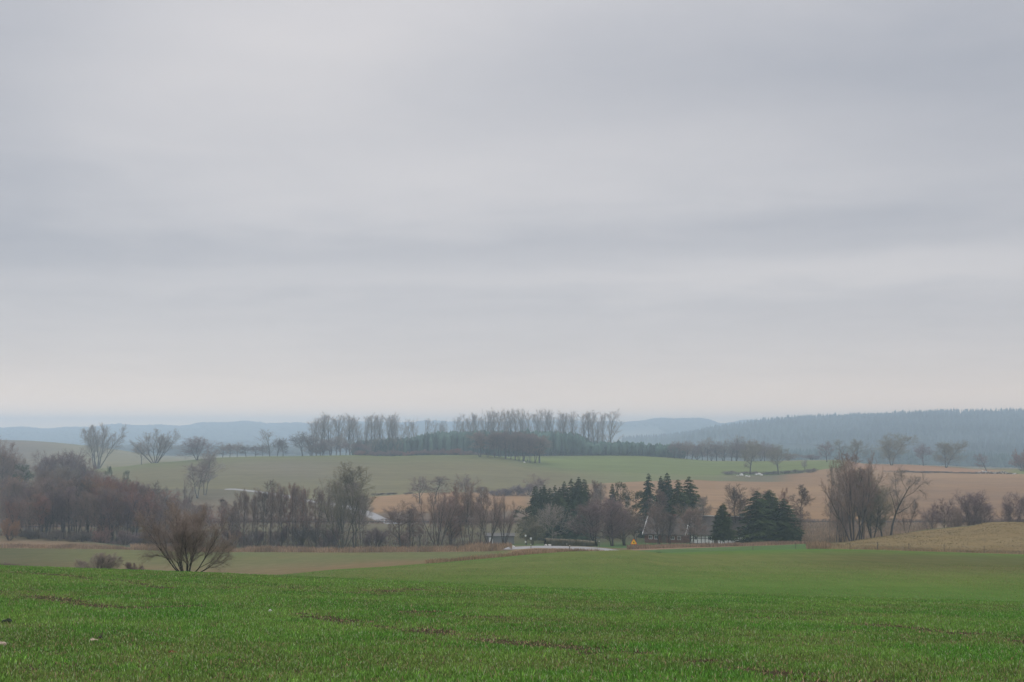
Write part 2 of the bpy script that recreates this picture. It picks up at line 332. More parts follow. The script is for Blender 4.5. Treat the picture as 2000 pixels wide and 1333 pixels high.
def c_valley(u, t, R):
    g = lerp3((.185, .145, .084), (.145, .148, .066), smooth01(t, .35, .9))
    g = lerp3((.085, .085, .045), g, smooth01(u, 0, 260) * .7 + .3)
    g = lerp3(g, (.095, .150, .060), smooth01(u, 1200, 1260)); w = smooth01(u, 985, 1010) * smooth01(u, 1240, 1215); g = lerp3(g, (.27, .175, .10), w)
    return lerp3(g, (.20, .165, .085), smooth01(u, 1590, 1625))
def c_verge(u, t, R):
    g = lerp3((.22, .155, .095), (.15, .125, .070), smooth01(t, .3, .8)); g = lerp3(g, (.24, .16, .105), smooth01(u, 260, 330))
    g = lerp3(g, (.12, .12, .06), smooth01(u, 985, 1010) * smooth01(u, 1240, 1215) * .8)
    return lerp3(g, (.225, .170, .085), smooth01(u, 1590, 1640))
def c_floor(u, t, R):
    g = lerp3((.10, .105, .055), (.14, .12, .075), t); g = lerp3(g, (.075, .125, .045), smooth01(u, 960, 1020) * smooth01(u, 1420, 1340) * smooth01(t, .5, .2))
    return lerp3(g, (.21, .155, .09), smooth01(u, 1440, 1560) * smooth01(t, .2, .6))
def c_low(u, t, R):
    g = lerp3((.16, .115, .085), (.15, .135, .08), t); g = lerp3(g, (.30, .19, .10), smooth01(u, 715, 735) * smooth01(u, 1060, 1010) * smooth01(t, .25, .4))
    g = lerp3(g, TAN, smooth01(u, 1010, 1250))
    return lerp3(g, (.240, .155, .092), smooth01(u, 1600, 1850) * (.4 + .6 * np.sin(R * .05 + u * .01) ** 2))
def c_hill(u, t, R):
    g = lerp3((.175, .155, .075), (.155, .168, .062), smooth01(t, .5, 1)); g = lerp3(g, (.18, .155, .105), np.exp(-((u - 560) / 130) ** 2 - ((t - .6) / .2) ** 2) * .8)
    g = lerp3(g, (.168, .180, .070), smooth01(u, 1080, 1250)); g = lerp3(g, (.165, .15, .09), smooth01(u, 1360, 1480)); return lerp3(g, (.290, .185, .100), smooth01(u, 1500, 1560))
def c_back(u, t, R):
    g = np.broadcast_to(np.array((.152, .182, .058)), u.shape + (3,)); return lerp3(g, (.32, .19, .105), smooth01(u, 1636, 1660) * smooth01(u, 2000, 1915) )
def c_moor(u, t, R): return lerp3((.16, .125, .085), (.205, .18, .095), smooth01(u, 0, 200))
def c_far(u, t, R):
    g = np.broadcast_to(np.array((.045, .055, .04)), u.shape + (3,)); w = np.exp(-((u - 1230) / 75) ** 2) * smooth01(R, 2300, 2600) * smooth01(R, 5200, 4700); return lerp3(g, (.26, .22, .16), w)
band('near_field', 'behind', 'dip1', [3, 3, 14, 14, 18, 12], M['soil'], c_near)
band('middle_field', 'dip1', 'midedge', [10, 24], M['crop'], c_mid)
band('valley_field', 'midedge', 'fieldtop', [6, 16], M['crop'], c_valley)
band('grass_verge', 'fieldtop', 'verge', [16], M['field'], c_verge)
band('valley_floor', 'verge', 'railline', [6, 5, 5], M['field'], c_floor)
band('low_field', 'railline', 'hillfoot', [6, 14], M['field'], c_low)
band('green_hill', 'hillfoot', 'hilltop', [18], M['field'], c_hill)
band('back_field', 'hilltop', 'ridge1', [10], M['field'], c_back)
band('moor_hill', 'ridge1', 'far0', [6, 14, 5], M['field'], c_moor)
band('far_hills', 'far0', 'far5', [6, 8, 6, 10, 4], M['field'], c_far)
#@@SPLIT@@
# ------------------------------------------------------------------ roads
def strip(name, pts, width, mat, lift, kind='structure'):
    pts = np.array(pts, float); d = np.concatenate([[0], np.cumsum(np.hypot(*np.diff(pts, axis=0).T))])
    n = max(int(d[-1] / 3), 8); q = np.linspace(0, d[-1], n); x = pchip1(d, pts[:, 0], q); y = pchip1(d, pts[:, 1], q)
    tx, ty = np.gradient(x), np.gradient(y); l = np.hypot(tx, ty); nx, ny = -ty / l, tx / l
    off = np.array([-.5 * width - 1.2, -.5 * width, 0, .5 * width, .5 * width + 1.2]); X = x[:, None] + nx[:, None] * off; Y = y[:, None] + ny[:, None] * off
    Zc = np.convolve(np.pad(ground(x, y), 1, 'edge'), np.ones(3) / 3, 'valid')
    Z = np.maximum(ground(X.ravel(), Y.ravel()).reshape(X.shape), Zc[:, None]) + lift; Z[:, 1:4] = Z[:, 1:4].max(1, keepdims=True); Z[:, [0, 4]] -= lift + .3
    V = np.stack([X, Y, Z], -1).reshape(-1, 3); g = np.arange(n * 5).reshape(n, 5)
    f = np.stack([g[:-1, :-1], g[1:, :-1], g[1:, 1:], g[:-1, 1:]], -1).reshape(-1, 4)
    return tag(link(name, mesh_np(name, V, [f], mat, smooth=True)), kind=kind)
def P(u, v, a, b): x, y, z = hit(u, v, a, b); return (x, y)
near_pts = [spot(u, y)[:2] for u, y in ((1250, 226), (1222, 234), (1200, 241), (1172, 249), (1140, 257), (1100, 267), (1060, 277), (1036, 283), (1020, 286))]
valley_pts = [spot(u, y)[:2] for u, y in ((772, 498), (758, 508), (742, 522), (722, 545))]
far_pts = [spot(u, y)[:2] for u, y in ((690, 580), (650, 612))] + [P(u, v, 560, 760) for u, v in ((600, 979.5), (570, 972), (540, 966.5), (500, 961), (470, 957.5), (445, 955.8))]
strip('country_road', near_pts, 6.5, M['road'], .12)
strip('country_road', valley_pts + far_pts, 4.6, M['road'], .12)

# ------------------------------------------------------------------ trees
class Limbs:
    def __init__(s): s.V = []; s.F = []; s.n = 0
    def tube(s, P, R, n):
        P = np.asarray(P); R = np.asarray(R); d = np.gradient(P, axis=0); d /= np.linalg.norm(d, axis=1, keepdims=True) + 1e-9
        a = np.cross(d, (.31, .17, .12)); a /= np.linalg.norm(a, axis=1, keepdims=True) + 1e-9; b = np.cross(d, a)
        t = np.arange(n) * 2 * math.pi / n
        V = P[:, None] + (a[:, None] * np.cos(t)[None, :, None] + b[:, None] * np.sin(t)[None, :, None]) * R[:, None, None]
        g = np.arange(len(P) * n).reshape(len(P), n) + s.n; h = np.roll(g, -1, 1)
        s.F.append(np.stack([g[:-1], h[:-1], h[1:], g[1:]], -1).reshape(-1, 4)); s.V.append(V.reshape(-1, 3)); s.n += V.shape[0] * n
KIND = {  # levels: children, angle deg, length ratio, upward pull, wander
 'poplar': dict(stems=1, h=.95, r=.012, start=.10, kids=(26, 5, 6, 3), ang=(30, 30, 34, 34), ratio=(.40, .40, .42, .5), pull=(.01, .10, .08, .05), wan=(.035, .07, .12, .18), shape='col', w=.42),
 'oak':    dict(stems=1, h=.62, r=.017, start=.30, kids=(13, 8, 7, 4), ang=(58, 48, 44, 45), ratio=(.66, .50, .42, .5), pull=(.02, .10, .05, .02), wan=(.06, .17, .22, .25), shape='round', w=.9),
 'dense':  dict(stems=3, h=.74, r=.010, start=.16, kids=(15, 7, 6, 4), ang=(52, 46, 44, 45), ratio=(.50, .50, .42, .5), pull=(.03, .10, .05, .02), wan=(.06, .15, .2, .25), shape='round', w=.9, spread=12),
 'alder':  dict(stems=2, h=.88, r=.008, start=.30, kids=(20, 6, 6, 3), ang=(42, 42, 45, 40), ratio=(.26, .46, .45, .5), pull=(.05, .10, .05, .02), wan=(.05, .12, .18, .2), shape='col', w=.5, spread=10),
 'willow': dict(stems=7, h=.62, r=.010, start=.30, kids=(10, 7, 6, 3), ang=(32, 34, 38, 40), ratio=(.45, .48, .45, .5), pull=(.03, .08, .06, .02), wan=(.08, .13, .18, .2), shape='vase', w=1.0, spread=34),
 'shrub':  dict(stems=15, h=.58, r=.009, start=.22, kids=(9, 7, 6, 2), ang=(30, 34, 38, 42), ratio=(.52, .50, .48, .5), pull=(.07, .05, .04, .0), wan=(.09, .13, .18, .2), shape='vase', w=1.3, spread=74),
 'birch':  dict(stems=1, h=.96, r=.009, start=.30, kids=(24, 8, 6, 3), ang=(42, 44, 45, 40), ratio=(.22, .50, .48, .5), pull=(.01, .02, -.10, -.15), wan=(.07, .14, .2, .2), shape='col', w=.40),
 'snag':   dict(stems=1, h=.80, r=.021, start=.34, kids=(9, 7, 6, 4), ang=(56, 46, 44, 45), ratio=(.52, .48, .42, .5), pull=(.0, .14, .04, .0), wan=(.09, .2, .24, .25), shape='round', w=.8),
}
def fine_twigs(g, A, D, L, r, m, ang, ratio, bend, pull, two):
    """A (n,3,3) three points of each carrier, D (n,3) its direction, L lengths -> m twigs on every carrier"""
    n = len(A); t = (np.arange(m)[None] + g.uniform(0, 1, (n, m))) / m * .85 + .15; f = t * 2; i = (f >= 1).astype(int); k = np.arange(n)[:, None]
    P0 = A[k, i] + (A[k, i + 1] - A[k, i]) * (f - i)[..., None]; P0 = P0.reshape(-1, 3); d = np.repeat(D, m, 0); w = g.normal(size=d.shape); w -= (w * d).sum(1, keepdims=True) * d; w /= np.linalg.norm(w, axis=1, keepdims=True) + 1e-9
    an = np.radians(ang) * g.uniform(.6, 1.3, (len(d), 1)); nd = d * np.cos(an) + w * np.sin(an); nd[:, 2] += pull; nd /= np.linalg.norm(nd, axis=1, keepdims=True); l = np.repeat(L, m) * ratio * g.uniform(.6, 1.3, len(d)) * (1.1 - .45 * t.ravel())
    d2 = nd + g.normal(size=nd.shape) * bend; d2[:, 2] += pull; d2 /= np.linalg.norm(d2, axis=1, keepdims=True); P1 = P0 + nd * l[:, None] * .5; P2 = P1 + d2 * l[:, None] * .5
    sd = np.cross(nd, g.normal(size=nd.shape)); sd /= np.linalg.norm(sd, axis=1, keepdims=True) + 1e-9; s2 = np.cross(nd, sd); N = len(P0); a3 = np.arange(3) * 2.0944
    ring = (sd[:, None] * np.cos(a3)[None, :, None] + s2[:, None] * np.sin(a3)[None, :, None]); ids = np.arange(N)[:, None]; i3 = np.arange(3)[None]; j3 = (i3 + 1) % 3
    if two:
        V = np.concatenate([P0[:, None] + ring * r, P1[:, None] + ring * r * .8, P2[:, None]], 1).reshape(-1, 3); b = ids * 7
        Q = np.stack([b + i3, b + j3, b + 3 + j3, b + 3 + i3], -1).reshape(-1, 4); T = np.stack([b + 3 + i3, b + 3 + j3, np.broadcast_to(b + 6, (N, 3))], -1).reshape(-1, 3)
    else:
        V = np.concatenate([P0[:, None] + ring * r, P2[:, None]], 1).reshape(-1, 3); b = ids * 4; Q = None; T = np.stack([b + i3, b + j3, np.broadcast_to(b + 3, (N, 3))], -1).reshape(-1, 3)
    return V, Q, T, np.stack([P0, P1, P2], 1), d2, l
def bare_tree(seed, kind, thin=1.0, more=1.0, hwp=88):
    g = np.random.default_rng(seed); K = KIND[kind]; tr = Limbs(); tw = Limbs(); up = np.array([0, 0, 1.0]); CA, CD, CL = [], [], []
    def rot(d, ang, az):
        a = np.cross(d, (.3, .9, .2)); a /= np.linalg.norm(a); b = np.cross(d, a)
        return d * math.cos(ang) + (a * math.cos(az) + b * math.sin(az)) * math.sin(ang)
    def grow(p, d, L, r, lev, az0):
        n = (9, 5, 2)[lev]; pts = [p]; dirs = [d]
        for i in range(n):
            d = d + g.normal(size=3) * K['wan'][min(lev, 3)] + up * K['pull'][min(lev, 3)]; d /= np.linalg.norm(d); p = p + d * L / n; pts.append(p); dirs.append(d)
        end = (.25, .3, .5)[lev]; R = r * np.linspace(1, end, n + 1)
        if lev == 0: R[0] *= 1.45
        (tr if lev <= 1 else tw).tube(pts, R, (6, 5, 3)[lev])
        if lev == 2: CA.append(pts); CD.append(d); CL.append(L); return
        if lev == 1 or lev == 0: CA.append([pts[-3], pts[-2], pts[-1]]); CD.append(d); CL.append(L * (.5 if lev == 1 else .25))
        m = max(1, int(K['kids'][lev] * (more if lev >= 1 else 1) * g.uniform(.8, 1.2))); st = K['start'] if lev == 0 else .22
        for k in range(m):
            t = st + (1 - st) * (k + g.uniform(0, 1)) / m; f = t * n; i = min(int(f), n - 1); q = pts[i] + (pts[i + 1] - pts[i]) * (f - i)
            u_ = (t - st) / (1 - st)
            if lev == 0:
                sh = {'col': .55 + .75 * math.sin(math.pi * (u_ * .75 + .12)) - .25 * u_, 'fan': .75 + .35 * u_ - .55 * u_ * u_ * u_, 'round': .62 + .5 * math.sin(math.pi * (u_ * .8 + .15)) - .15 * u_, 'vase': 1.0 - .35 * u_}[K['shape']]
                if g.random() < .12: sh *= .5
            else: sh = 1.0 - .45 * u_
            an = math.radians(K['ang'][lev]) * g.uniform(.7, 1.25) * (1 - .35 * u_ if lev == 0 else 1)
            grow(q, rot(dirs[i], an, az0 + k * 2.4 + g.uniform(-.5, .5)), L * K['ratio'][lev] * sh * g.uniform(.75, 1.2), max(r * (1 - t * .65) * (.50 if lev == 0 else .5), .0012), lev + 1, g.uniform(0, 6))
    for s in range(K['stems']):
        az = s * 2 * math.pi / K['stems'] + g.uniform(-.3, .3); an = math.radians(K.get('spread', 0)) * math.sqrt((s + .5) / K['stems']) * g.uniform(.75, 1.2) if K['stems'] > 1 else g.uniform(0, .03)
        d = np.array([math.sin(an) * math.cos(az), math.sin(an) * math.sin(az), math.cos(an)])
        grow(np.array([d[0] * .06, d[1] * .06, -.02]), d, K['h'] * g.uniform(.82, 1.05), K['r'] * g.uniform(.75, 1.1), 0, g.uniform(0, 6))
    A, D, L = np.array(CA), np.array(CD), np.array(CL); D /= np.linalg.norm(D, axis=1, keepdims=True); budget = 1900 * more
    m3 = int(np.clip(budget / len(A), 4, 14)); Va, Qa, Ta, A3, D3, L3 = fine_twigs(g, A, D, L, .00095 * thin, m3, K['ang'][2], .62, K['wan'][3], K['pull'][2], True)
    m4 = 4; Vb, _, Tb, _, _, _ = fine_twigs(g, A3, D3, L3, .00075 * thin, m4, K['ang'][3], .62, .2, K['pull'][3], False)
    V1, V2 = np.concatenate(tr.V), np.concatenate(tw.V); F2 = np.concatenate(tw.F); n2, na = len(V2), len(Va); V2 = np.concatenate([V2, Va, Vb])
    top = np.percentile(V2[:, 2], 99.6); hw = np.percentile(np.hypot(V2[:, 0], V2[:, 1]), hwp); k = np.array([.5 / hw, .5 / hw, 1 / top])
    # keep limbs as thick across as they were drawn: widen only the layout, not the tubes much
    return (mesh_np('trunk', V1 * k, [np.concatenate(tr.F)], M['bark']), mesh_np('crown', V2 * k, [np.concatenate([F2, Qa + n2]), np.concatenate([Ta + n2, Tb + n2 + na])], M['twig']))
def spruce(seed, ragged=.25, droop=.35, bare=.06):
    g = np.random.default_rng(seed); tr = Limbs(); tr.tube([(0, 0, -.02), (.003, 0, .4), (0, .002, 1.0)], [.016, .010, .001], 6); V = []; n = 44; off = g.uniform(-.06, .06, 60)
    for i in range(n):
        z = bare + (1 - bare) * (i + g.uniform(-.2, .2)) / n; rr = .62 * (1 - z) ** .62 * (1.0 if z > .12 else .8) * (1 + off[i])
        for k in range(int(9 + 5 * (1 - z))):
            az = g.uniform(0, 6.283); L = max(.012, rr * g.uniform(1 - ragged * 1.6, 1.12)); dx, dy = math.cos(az), math.sin(az)
            m = 5 if L > .1 else 3
            for j in range(m):
                t = (j + g.uniform(.4, 1)) / m; q = np.array([dx * L * t, dy * L * t, z - L * droop * t * t * .55 + L * .15 * t * t * t])
                for w in range(3):
                    a2 = az + g.uniform(-1.2, 1.2); l = L * .32 * g.uniform(.6, 1.1) + .008; e = q + np.array([math.cos(a2) * l, math.sin(a2) * l, -l * g.uniform(.1, .6) * .5])
                    sd = np.array([-math.sin(a2), math.cos(a2), g.uniform(-.5, .5)]) * (l * .22 + .003)
                    V.append((q + sd * .5 + (0, 0, .006), q - sd * .5 - (0, 0, .008), e - sd * .25, e + sd * .25))
    V = np.array(V).reshape(-1, 3); f = np.arange(len(V)).reshape(-1, 4)
    return (mesh_np('trunk', np.concatenate(tr.V), [np.concatenate(tr.F)], M['bark']), mesh_np('crown', V, [f], M['needle']))
def pine(seed, low=.35):
    g = np.random.default_rng(seed); tr = Limbs(); tr.tube([(0, 0, -.02), (.02, 0, .4), (0, .02, .95)], [.016, .011, .004], 6); V = []
    for k in range(46):
        z = low + (.97 - low) * g.random() ** .8; R = .5 * math.sin(math.pi * min(1, ((1 - z) / (1 - low)) ** .7 * .75 + .12)); az = g.uniform(0, 6.283); r = R * math.sqrt(g.random())
        c = np.array([math.cos(az) * r, math.sin(az) * r, z]); tr.tube([(0, 0, z - .08), c], [.004, .002], 3)
        m = 60; p = g.normal(size=(m, 3)); p /= np.linalg.norm(p, axis=1, keepdims=True); p *= (g.random((m, 1)) ** .4); p *= np.array([.15, .15, .055]) * g.uniform(.7, 1.2)
        for q in p:
            t = g.normal(size=3); t /= np.linalg.norm(t); s_ = np.cross(t, (.2, .5, .7)); s_ /= np.linalg.norm(s_); V.append((c + q - t * .018, c + q + s_ * .009, c + q + t * .018, c + q - s_ * .009))
    V = np.array(V).reshape(-1, 3); f = np.arange(len(V)).reshape(-1, 4)
    return (mesh_np('trunk', np.concatenate(tr.V), [np.concatenate(tr.F)], M['bark']), mesh_np('crown', V, [f], M['needle']))
PROTO = {}
for i, k in enumerate(('poplar', 'oak', 'alder', 'willow', 'birch', 'snag')):
    for j in range(4 if k in ('poplar', 'alder') else 3): PROTO.setdefault(k, []).append(bare_tree(100 + 10 * i + j, k, 1.15 if k == 'alder' else .55 if k == 'poplar' else 1.0, .5 if k == 'poplar' else 1.5 if k == 'snag' else 1.4 if k == 'willow' else 1.15, 94 if k == 'poplar' else 88))
PROTO['dense'] = [bare_tree(301 + j, 'dense', 1.2, 1.7) for j in range(4)]
PROTO['shrub'] = [bare_tree(321 + j, 'shrub', 1.6, 1.6) for j in range(3)]
PROTO['spruce'] = [spruce(401), spruce(402, .4, .45), spruce(403, .2, .35, .17)]
PROTO['pine'] = [pine(501), pine(502, .2)]
TW = 1.45
TC = {  # twig colour, trunk colour
 'grey': ((.240, .205, .172), (.130, .115, .100)), 'brown': ((.215, .155, .124), (.095, .075, .064)), 'red': ((.240, .135, .105), (.100, .072, .060)), 'purple': ((.175, .125, .118), (.080, .062, .058)),
 'rust': ((.270, .155, .085), (.095, .075, .06)), 'olive': ((.190, .170, .110), (.105, .098, .074)), 'dark': ((.125, .100, .084), (.052, .045, .040)), 'pale': ((.30, .26, .22), (.27, .25, .22)), 'green': ((.056, .078, .026), (.06, .05, .04)),
 'bluegreen': ((.042, .072, .034), (.06, .05, .04)), 'lightgreen': ((.075, .095, .055), (.06, .05, .04))}
count = {}
def tree(kind, u, vtop, Y, wpx, col, label, cat='tree', group=None, name=None, variant=None, dz=0):
    x, y, z = spot(u, Y, 950); z += dz; h = Y * ray(u, vtop)[1] - z; h = max(h, 1.0); w = max(wpx * Y / F_, .3) * (1.32 if kind == 'spruce' else 1.22 if kind in ('alder', 'birch') else 1.55 if kind == 'poplar' else 1.12 if kind not in ('near', 'shrub') else 1.0)
    ps = PROTO[kind]; c = count.get(kind, 0); count[kind] = c + 1; tm, cm = ps[(c if variant is None else variant) % len(ps)]
    nm = name or {'poplar': 'poplar_tree', 'oak': 'bare_tree', 'alder': 'alder_tree', 'willow': 'multi_stemmed_tree', 'shrub': 'bare_shrub', 'birch': 'birch_tree', 'snag': 'old_bare_tree', 'dense': 'bare_tree', 'spruce': 'spruce_tree', 'pine': 'pine_tree'}[kind]
    r = empty(nm, (x, y, z - .1), RNG.uniform(0, 6.28)); tag(r, label, cat, group)
    tw, tb = TC[col] if isinstance(col, str) else col; j = RNG.uniform(.98, 1.28) * (.85 if kind in ('spruce', 'pine') else 1)
    for n2, me, cc in (('trunk', tm, [q * .7 for q in tb]), ('crown', cm, tw)):
        o = link(n2, me, r); o.scale = (w, w, h); o.color = (cc[0] * j, cc[1] * j, cc[2] * j, 1)
    return r
ORD = 'first second third fourth fifth sixth seventh eighth ninth tenth eleventh twelfth thirteenth fourteenth fifteenth sixteenth seventeenth eighteenth nineteenth twentieth'.split()
def nth(i):
    if i < 20: return ORD[i]
    t, o = divmod(i + 1, 10); T = {2: 'twent', 3: 'thirt', 4: 'fort', 5: 'fift', 6: 'sixt'}[t]
    return T + 'ieth' if o == 0 else T + 'y-' + ORD[o - 1]
def along(kind, items, Y, group, phrase, dY=0, **kw):
    """items: (u, vtop, wpx, colour) from left to right; phrase has {} for the ordinal"""
    for i, it in enumerate(sorted(items)):
        k = it[4] if len(it) > 4 else kind
        tree(k, it[0], it[1], Y + RNG.uniform(-dY, dY), it[2], it[3], phrase.format(nth(i)), group=group, **kw)

# the skyline: row of tall poplars behind the pine plantation
along('poplar', [(618, 816, 30, 'grey'), (632, 812, 22, 'grey'), (645, 805, 34, 'grey'), (656, 809, 24, 'grey'), (684, 808, 36, 'grey'), (711, 812, 26, 'grey'), (723, 806, 28, 'grey'), (739, 807, 18, 'grey'), (755, 806, 30, 'grey'), (770, 810, 20, 'grey'),
  (786, 826, 18, 'grey'), (608, 818, 26, 'grey'), (625, 808, 26, 'grey'), (664, 812, 24, 'grey'), (675, 815, 22, 'grey'), (692, 810, 26, 'grey'), (702, 818, 20, 'grey'), (731, 812, 22, 'grey'), (747, 811, 20, 'grey'), (763, 809, 22, 'grey'), (777, 815, 18, 'grey')], 985, 'tall poplars in the western skyline row', 'tall bare poplar on the skyline, {} from the left in the western row', dY=10)
along('poplar', [(803, 818, 20, 'grey'), (812, 817, 16, 'grey'), (829, 817, 18, 'grey'), (846, 819, 15, 'grey'), (862, 822, 15, 'grey'), (884, 814, 18, 'grey'), (897, 817, 16, 'grey'), (910, 808, 22, 'grey'), (923, 807, 22, 'grey'), (942, 808, 24, 'grey'), (954, 803, 22, 'grey'), (964, 797, 24, 'grey'),
  (979, 799, 26, 'grey'), (994, 799, 26, 'grey'), (1007, 799, 22, 'grey'), (1018, 801, 18, 'grey'), (1028, 798, 24, 'grey'), (1044, 799, 24, 'grey'), (1059, 798, 22, 'grey'), (1070, 801, 20, 'grey'), (1081, 805, 18, 'grey'), (1091, 806, 20, 'grey'), (1104, 802, 26, 'grey'), (1117, 802, 18, 'grey'),
  (1124, 806, 18, 'grey'), (870, 820, 16, 'grey'), (917, 811, 20, 'grey'), (934, 806, 22, 'grey'), (948, 801, 22, 'grey'), (972, 800, 22, 'grey'), (987, 801, 22, 'grey'), (1036, 803, 20, 'grey'), (1052, 801, 22, 'grey'), (1097, 806, 20, 'grey'), (1135, 806, 22, 'grey'), (1176, 808, 20, 'grey'), (1146, 801, 40, 'grey'), (1160, 804, 24, 'grey'), (1167, 806, 24, 'grey'), (1188, 799, 36, 'grey')], 1030, 'tall poplars in the central skyline row', 'tall bare poplar above the pine plantation, {} from the left of the central row', dY=12)
# smaller trees along the top edge of the green hill
along('oak', [(434, 868, 24, 'brown'), (448, 866, 26, 'brown'), (462, 864, 30, 'grey'), (480, 869, 24, 'dark'), (498, 870, 30, 'purple'), (513, 866, 20, 'dark'), (526, 838, 28, 'grey', 'poplar'), (541, 857, 22, 'dark'), (552, 855, 30, 'dark'), (590, 843, 50, 'dark'), (606, 852, 26, 'brown', 'dense'), (628, 858, 36, 'brown', 'dense'),
  (646, 854, 30, 'purple'), (664, 850, 34, 'grey'), (676, 862, 26, 'purple'), (700, 862, 30, 'purple'), (716, 868, 26, 'purple')], 925, 'small dark trees along the top of the green hill', 'dark bare round-crowned tree on the green hilltop, {} from the left', dY=12)
# alders in front of the plantation, on the hedge running down the hill
along('alder', [(938, 842, 34, 'brown'), (952, 846, 34, 'purple'), (966, 842, 34, 'brown'), (976, 846, 30, 'purple'), (987, 842, 30, 'purple'), (998, 845, 30, 'brown'), (1006, 843, 34, 'brown'), (1014, 846, 30, 'purple'), (1022, 843, 40, 'brown'), (1031, 846, 26, 'purple'), (1036, 848, 30, 'purple'), (1045, 850, 36, 'brown'), (1054, 853, 38, 'brown')], 872,
  'alders on the hedge line of the green hill', 'bare leaning alder at the end of the hilltop thicket, {} from the left', dY=8)
# three big lone trees at the left
tree('willow', 190, 828, 940, 78, 'grey', 'tall pale multi-stemmed bare tree standing before the moor hill', variant=0)
tree('willow', 303, 838, 880, 74, 'grey', 'pale bare tree with fanned stems on the edge of the green hill', variant=1)
tree('oak', 276, 864, 884, 34, 'grey', 'small pale bare tree just left of the fan-shaped tree on the hill edge')
tree('dense', 385, 853, 880, 62, 'purple', 'dark round bare tree at the left shoulder of the green hill')
tree('alder', 386, 905, 640, 60, 'brown', 'tall slender bare tree in front of the dark round hillside tree')
tree('alder', 400, 880, 660, 40, 'grey', 'thin upright bare tree rising just right of the dark round hillside tree')
# right of the middle, beyond the back field
along('oak', [(1318, 862, 26, 'purple'), (1328, 862, 24, 'brown'), (1342, 860, 28, 'brown'), (1352, 864, 26, 'purple'), (1372, 866, 26, 'purple'), (1382, 854, 34, 'grey'), (1400, 862, 30, 'purple'), (1416, 860, 26, 'grey'), (1430, 848, 34, 'grey', 'poplar'), (1440, 858, 30, 'purple'), (1455, 862, 34, 'purple'), (1473, 858, 34, 'grey'), (1494, 862, 36, 'purple'), (1510, 868, 24, 'purple')],
  985, 'bare trees behind the long back field', 'bare grey-brown tree behind the back field, {} from the left', dY=10)
along('dense', [(1312, 872, 30, 'brown'), (1336, 870, 32, 'purple'), (1362, 873, 34, 'brown'), (1390, 868, 34, 'purple'), (1412, 872, 36, 'brown'), (1438, 868, 38, 'purple'), (1462, 870, 36, 'brown'), (1486, 869, 38, 'purple'), (1508, 876, 34, 'brown'), (1540, 886, 34, 'brown'), (1585, 888, 34, 'purple')],
  1003, 'hazy scrub trees behind the long back field', 'low hazy scrub tree behind the back field, {} from the left', dY=8)
tree('oak', 1466, 862, 820, 58, 'olive', 'yellowish bare tree beside the white boulders on the field edge')
tree('oak', 1521, 868, 818, 52, 'olive', 'lone yellowish bare tree right of the white boulders, above the low hedge')
tree('alder', 1572, 898, 840, 12, 'grey', 'small bare sapling on the hedge between green and tan field')
tree('oak', 1616, 862, 930, 30, 'purple', 'leftmost bare tree of the thicket at the right end of the green back field')
tree('snag', 1646, 858, 930, 48, 'olive', 'crooked yellowish bare tree at the right end of the green back field')
tree('oak', 1672, 858, 925, 44, 'olive', 'yellowish bare tree rising behind the tall twin-stemmed valley tree')
tree('dense', 1742, 847, 925, 66, 'olive', 'broad round yellowish tree on the tan rise, largest on the right skyline')
tree('oak', 1804, 866, 935, 34, 'purple', 'small dark mop-headed tree between two yellowish trees on the tan rise')
tree('dense', 1848, 861, 918, 56, 'olive', 'round yellowish tree right of the small mop-headed tree')
tree('snag', 1928, 886, 842, 36, 'purple', 'small bare tree growing out of the heap of stones and branches')
tree('shrub', 1998, 876, 900, 44, 'red', 'reddish bare bush on the far right edge of the tan field', cat='bush')
along('shrub', [(705, 880, 34, 'red'), (735, 880, 36, 'purple'), (768, 878, 40, 'purple'), (800, 881, 34, 'red'), (828, 878, 40, 'purple'), (858, 876, 44, 'purple'), (890, 876, 44, 'red'), (915, 880, 36, 'purple'), (938, 886, 30, 'purple')], 897, 'bushes in the hilltop thicket', 'low brown-purple bush in the hilltop thicket, {} from the left', name='bare_shrub', dY=5)
along('shrub', [(1755, 921, 60, 'dark'), (1790, 920, 60, 'dark'), (1822, 921, 60, 'dark'), (1858, 923, 50, 'dark'), (1890, 926, 40, 'dark')], 828, 'bushes in the long dark hedge on the tan field', 'dark low bush in the hedge across the tan field, {} from the left', dY=3)
along('shrub', [(1424, 919, 30, 'purple'), (1450, 921, 30, 'purple'), (1475, 921, 34, 'purple'), (1505, 920, 36, 'dark'), (1530, 919, 38, 'dark'), (1555, 917, 34, 'dark'), (1585, 914, 30, 'purple')], 822, 'bushes below the green back field', 'low dark bush under the green back field, {} from the left', dY=3)
along('shrub', [(965, 958, 40, 'purple'), (985, 954, 44, 'purple'), (1008, 948, 50, 'purple'), (1030, 944, 46, 'purple'), (740, 965, 30, 'dark'), (765, 966, 26, 'dark'), (800, 966, 20, 'dark')], 668, 'bushes along the foot of the green hill', 'low dark bush at the foot of the green hill, {} from the left', dY=6)

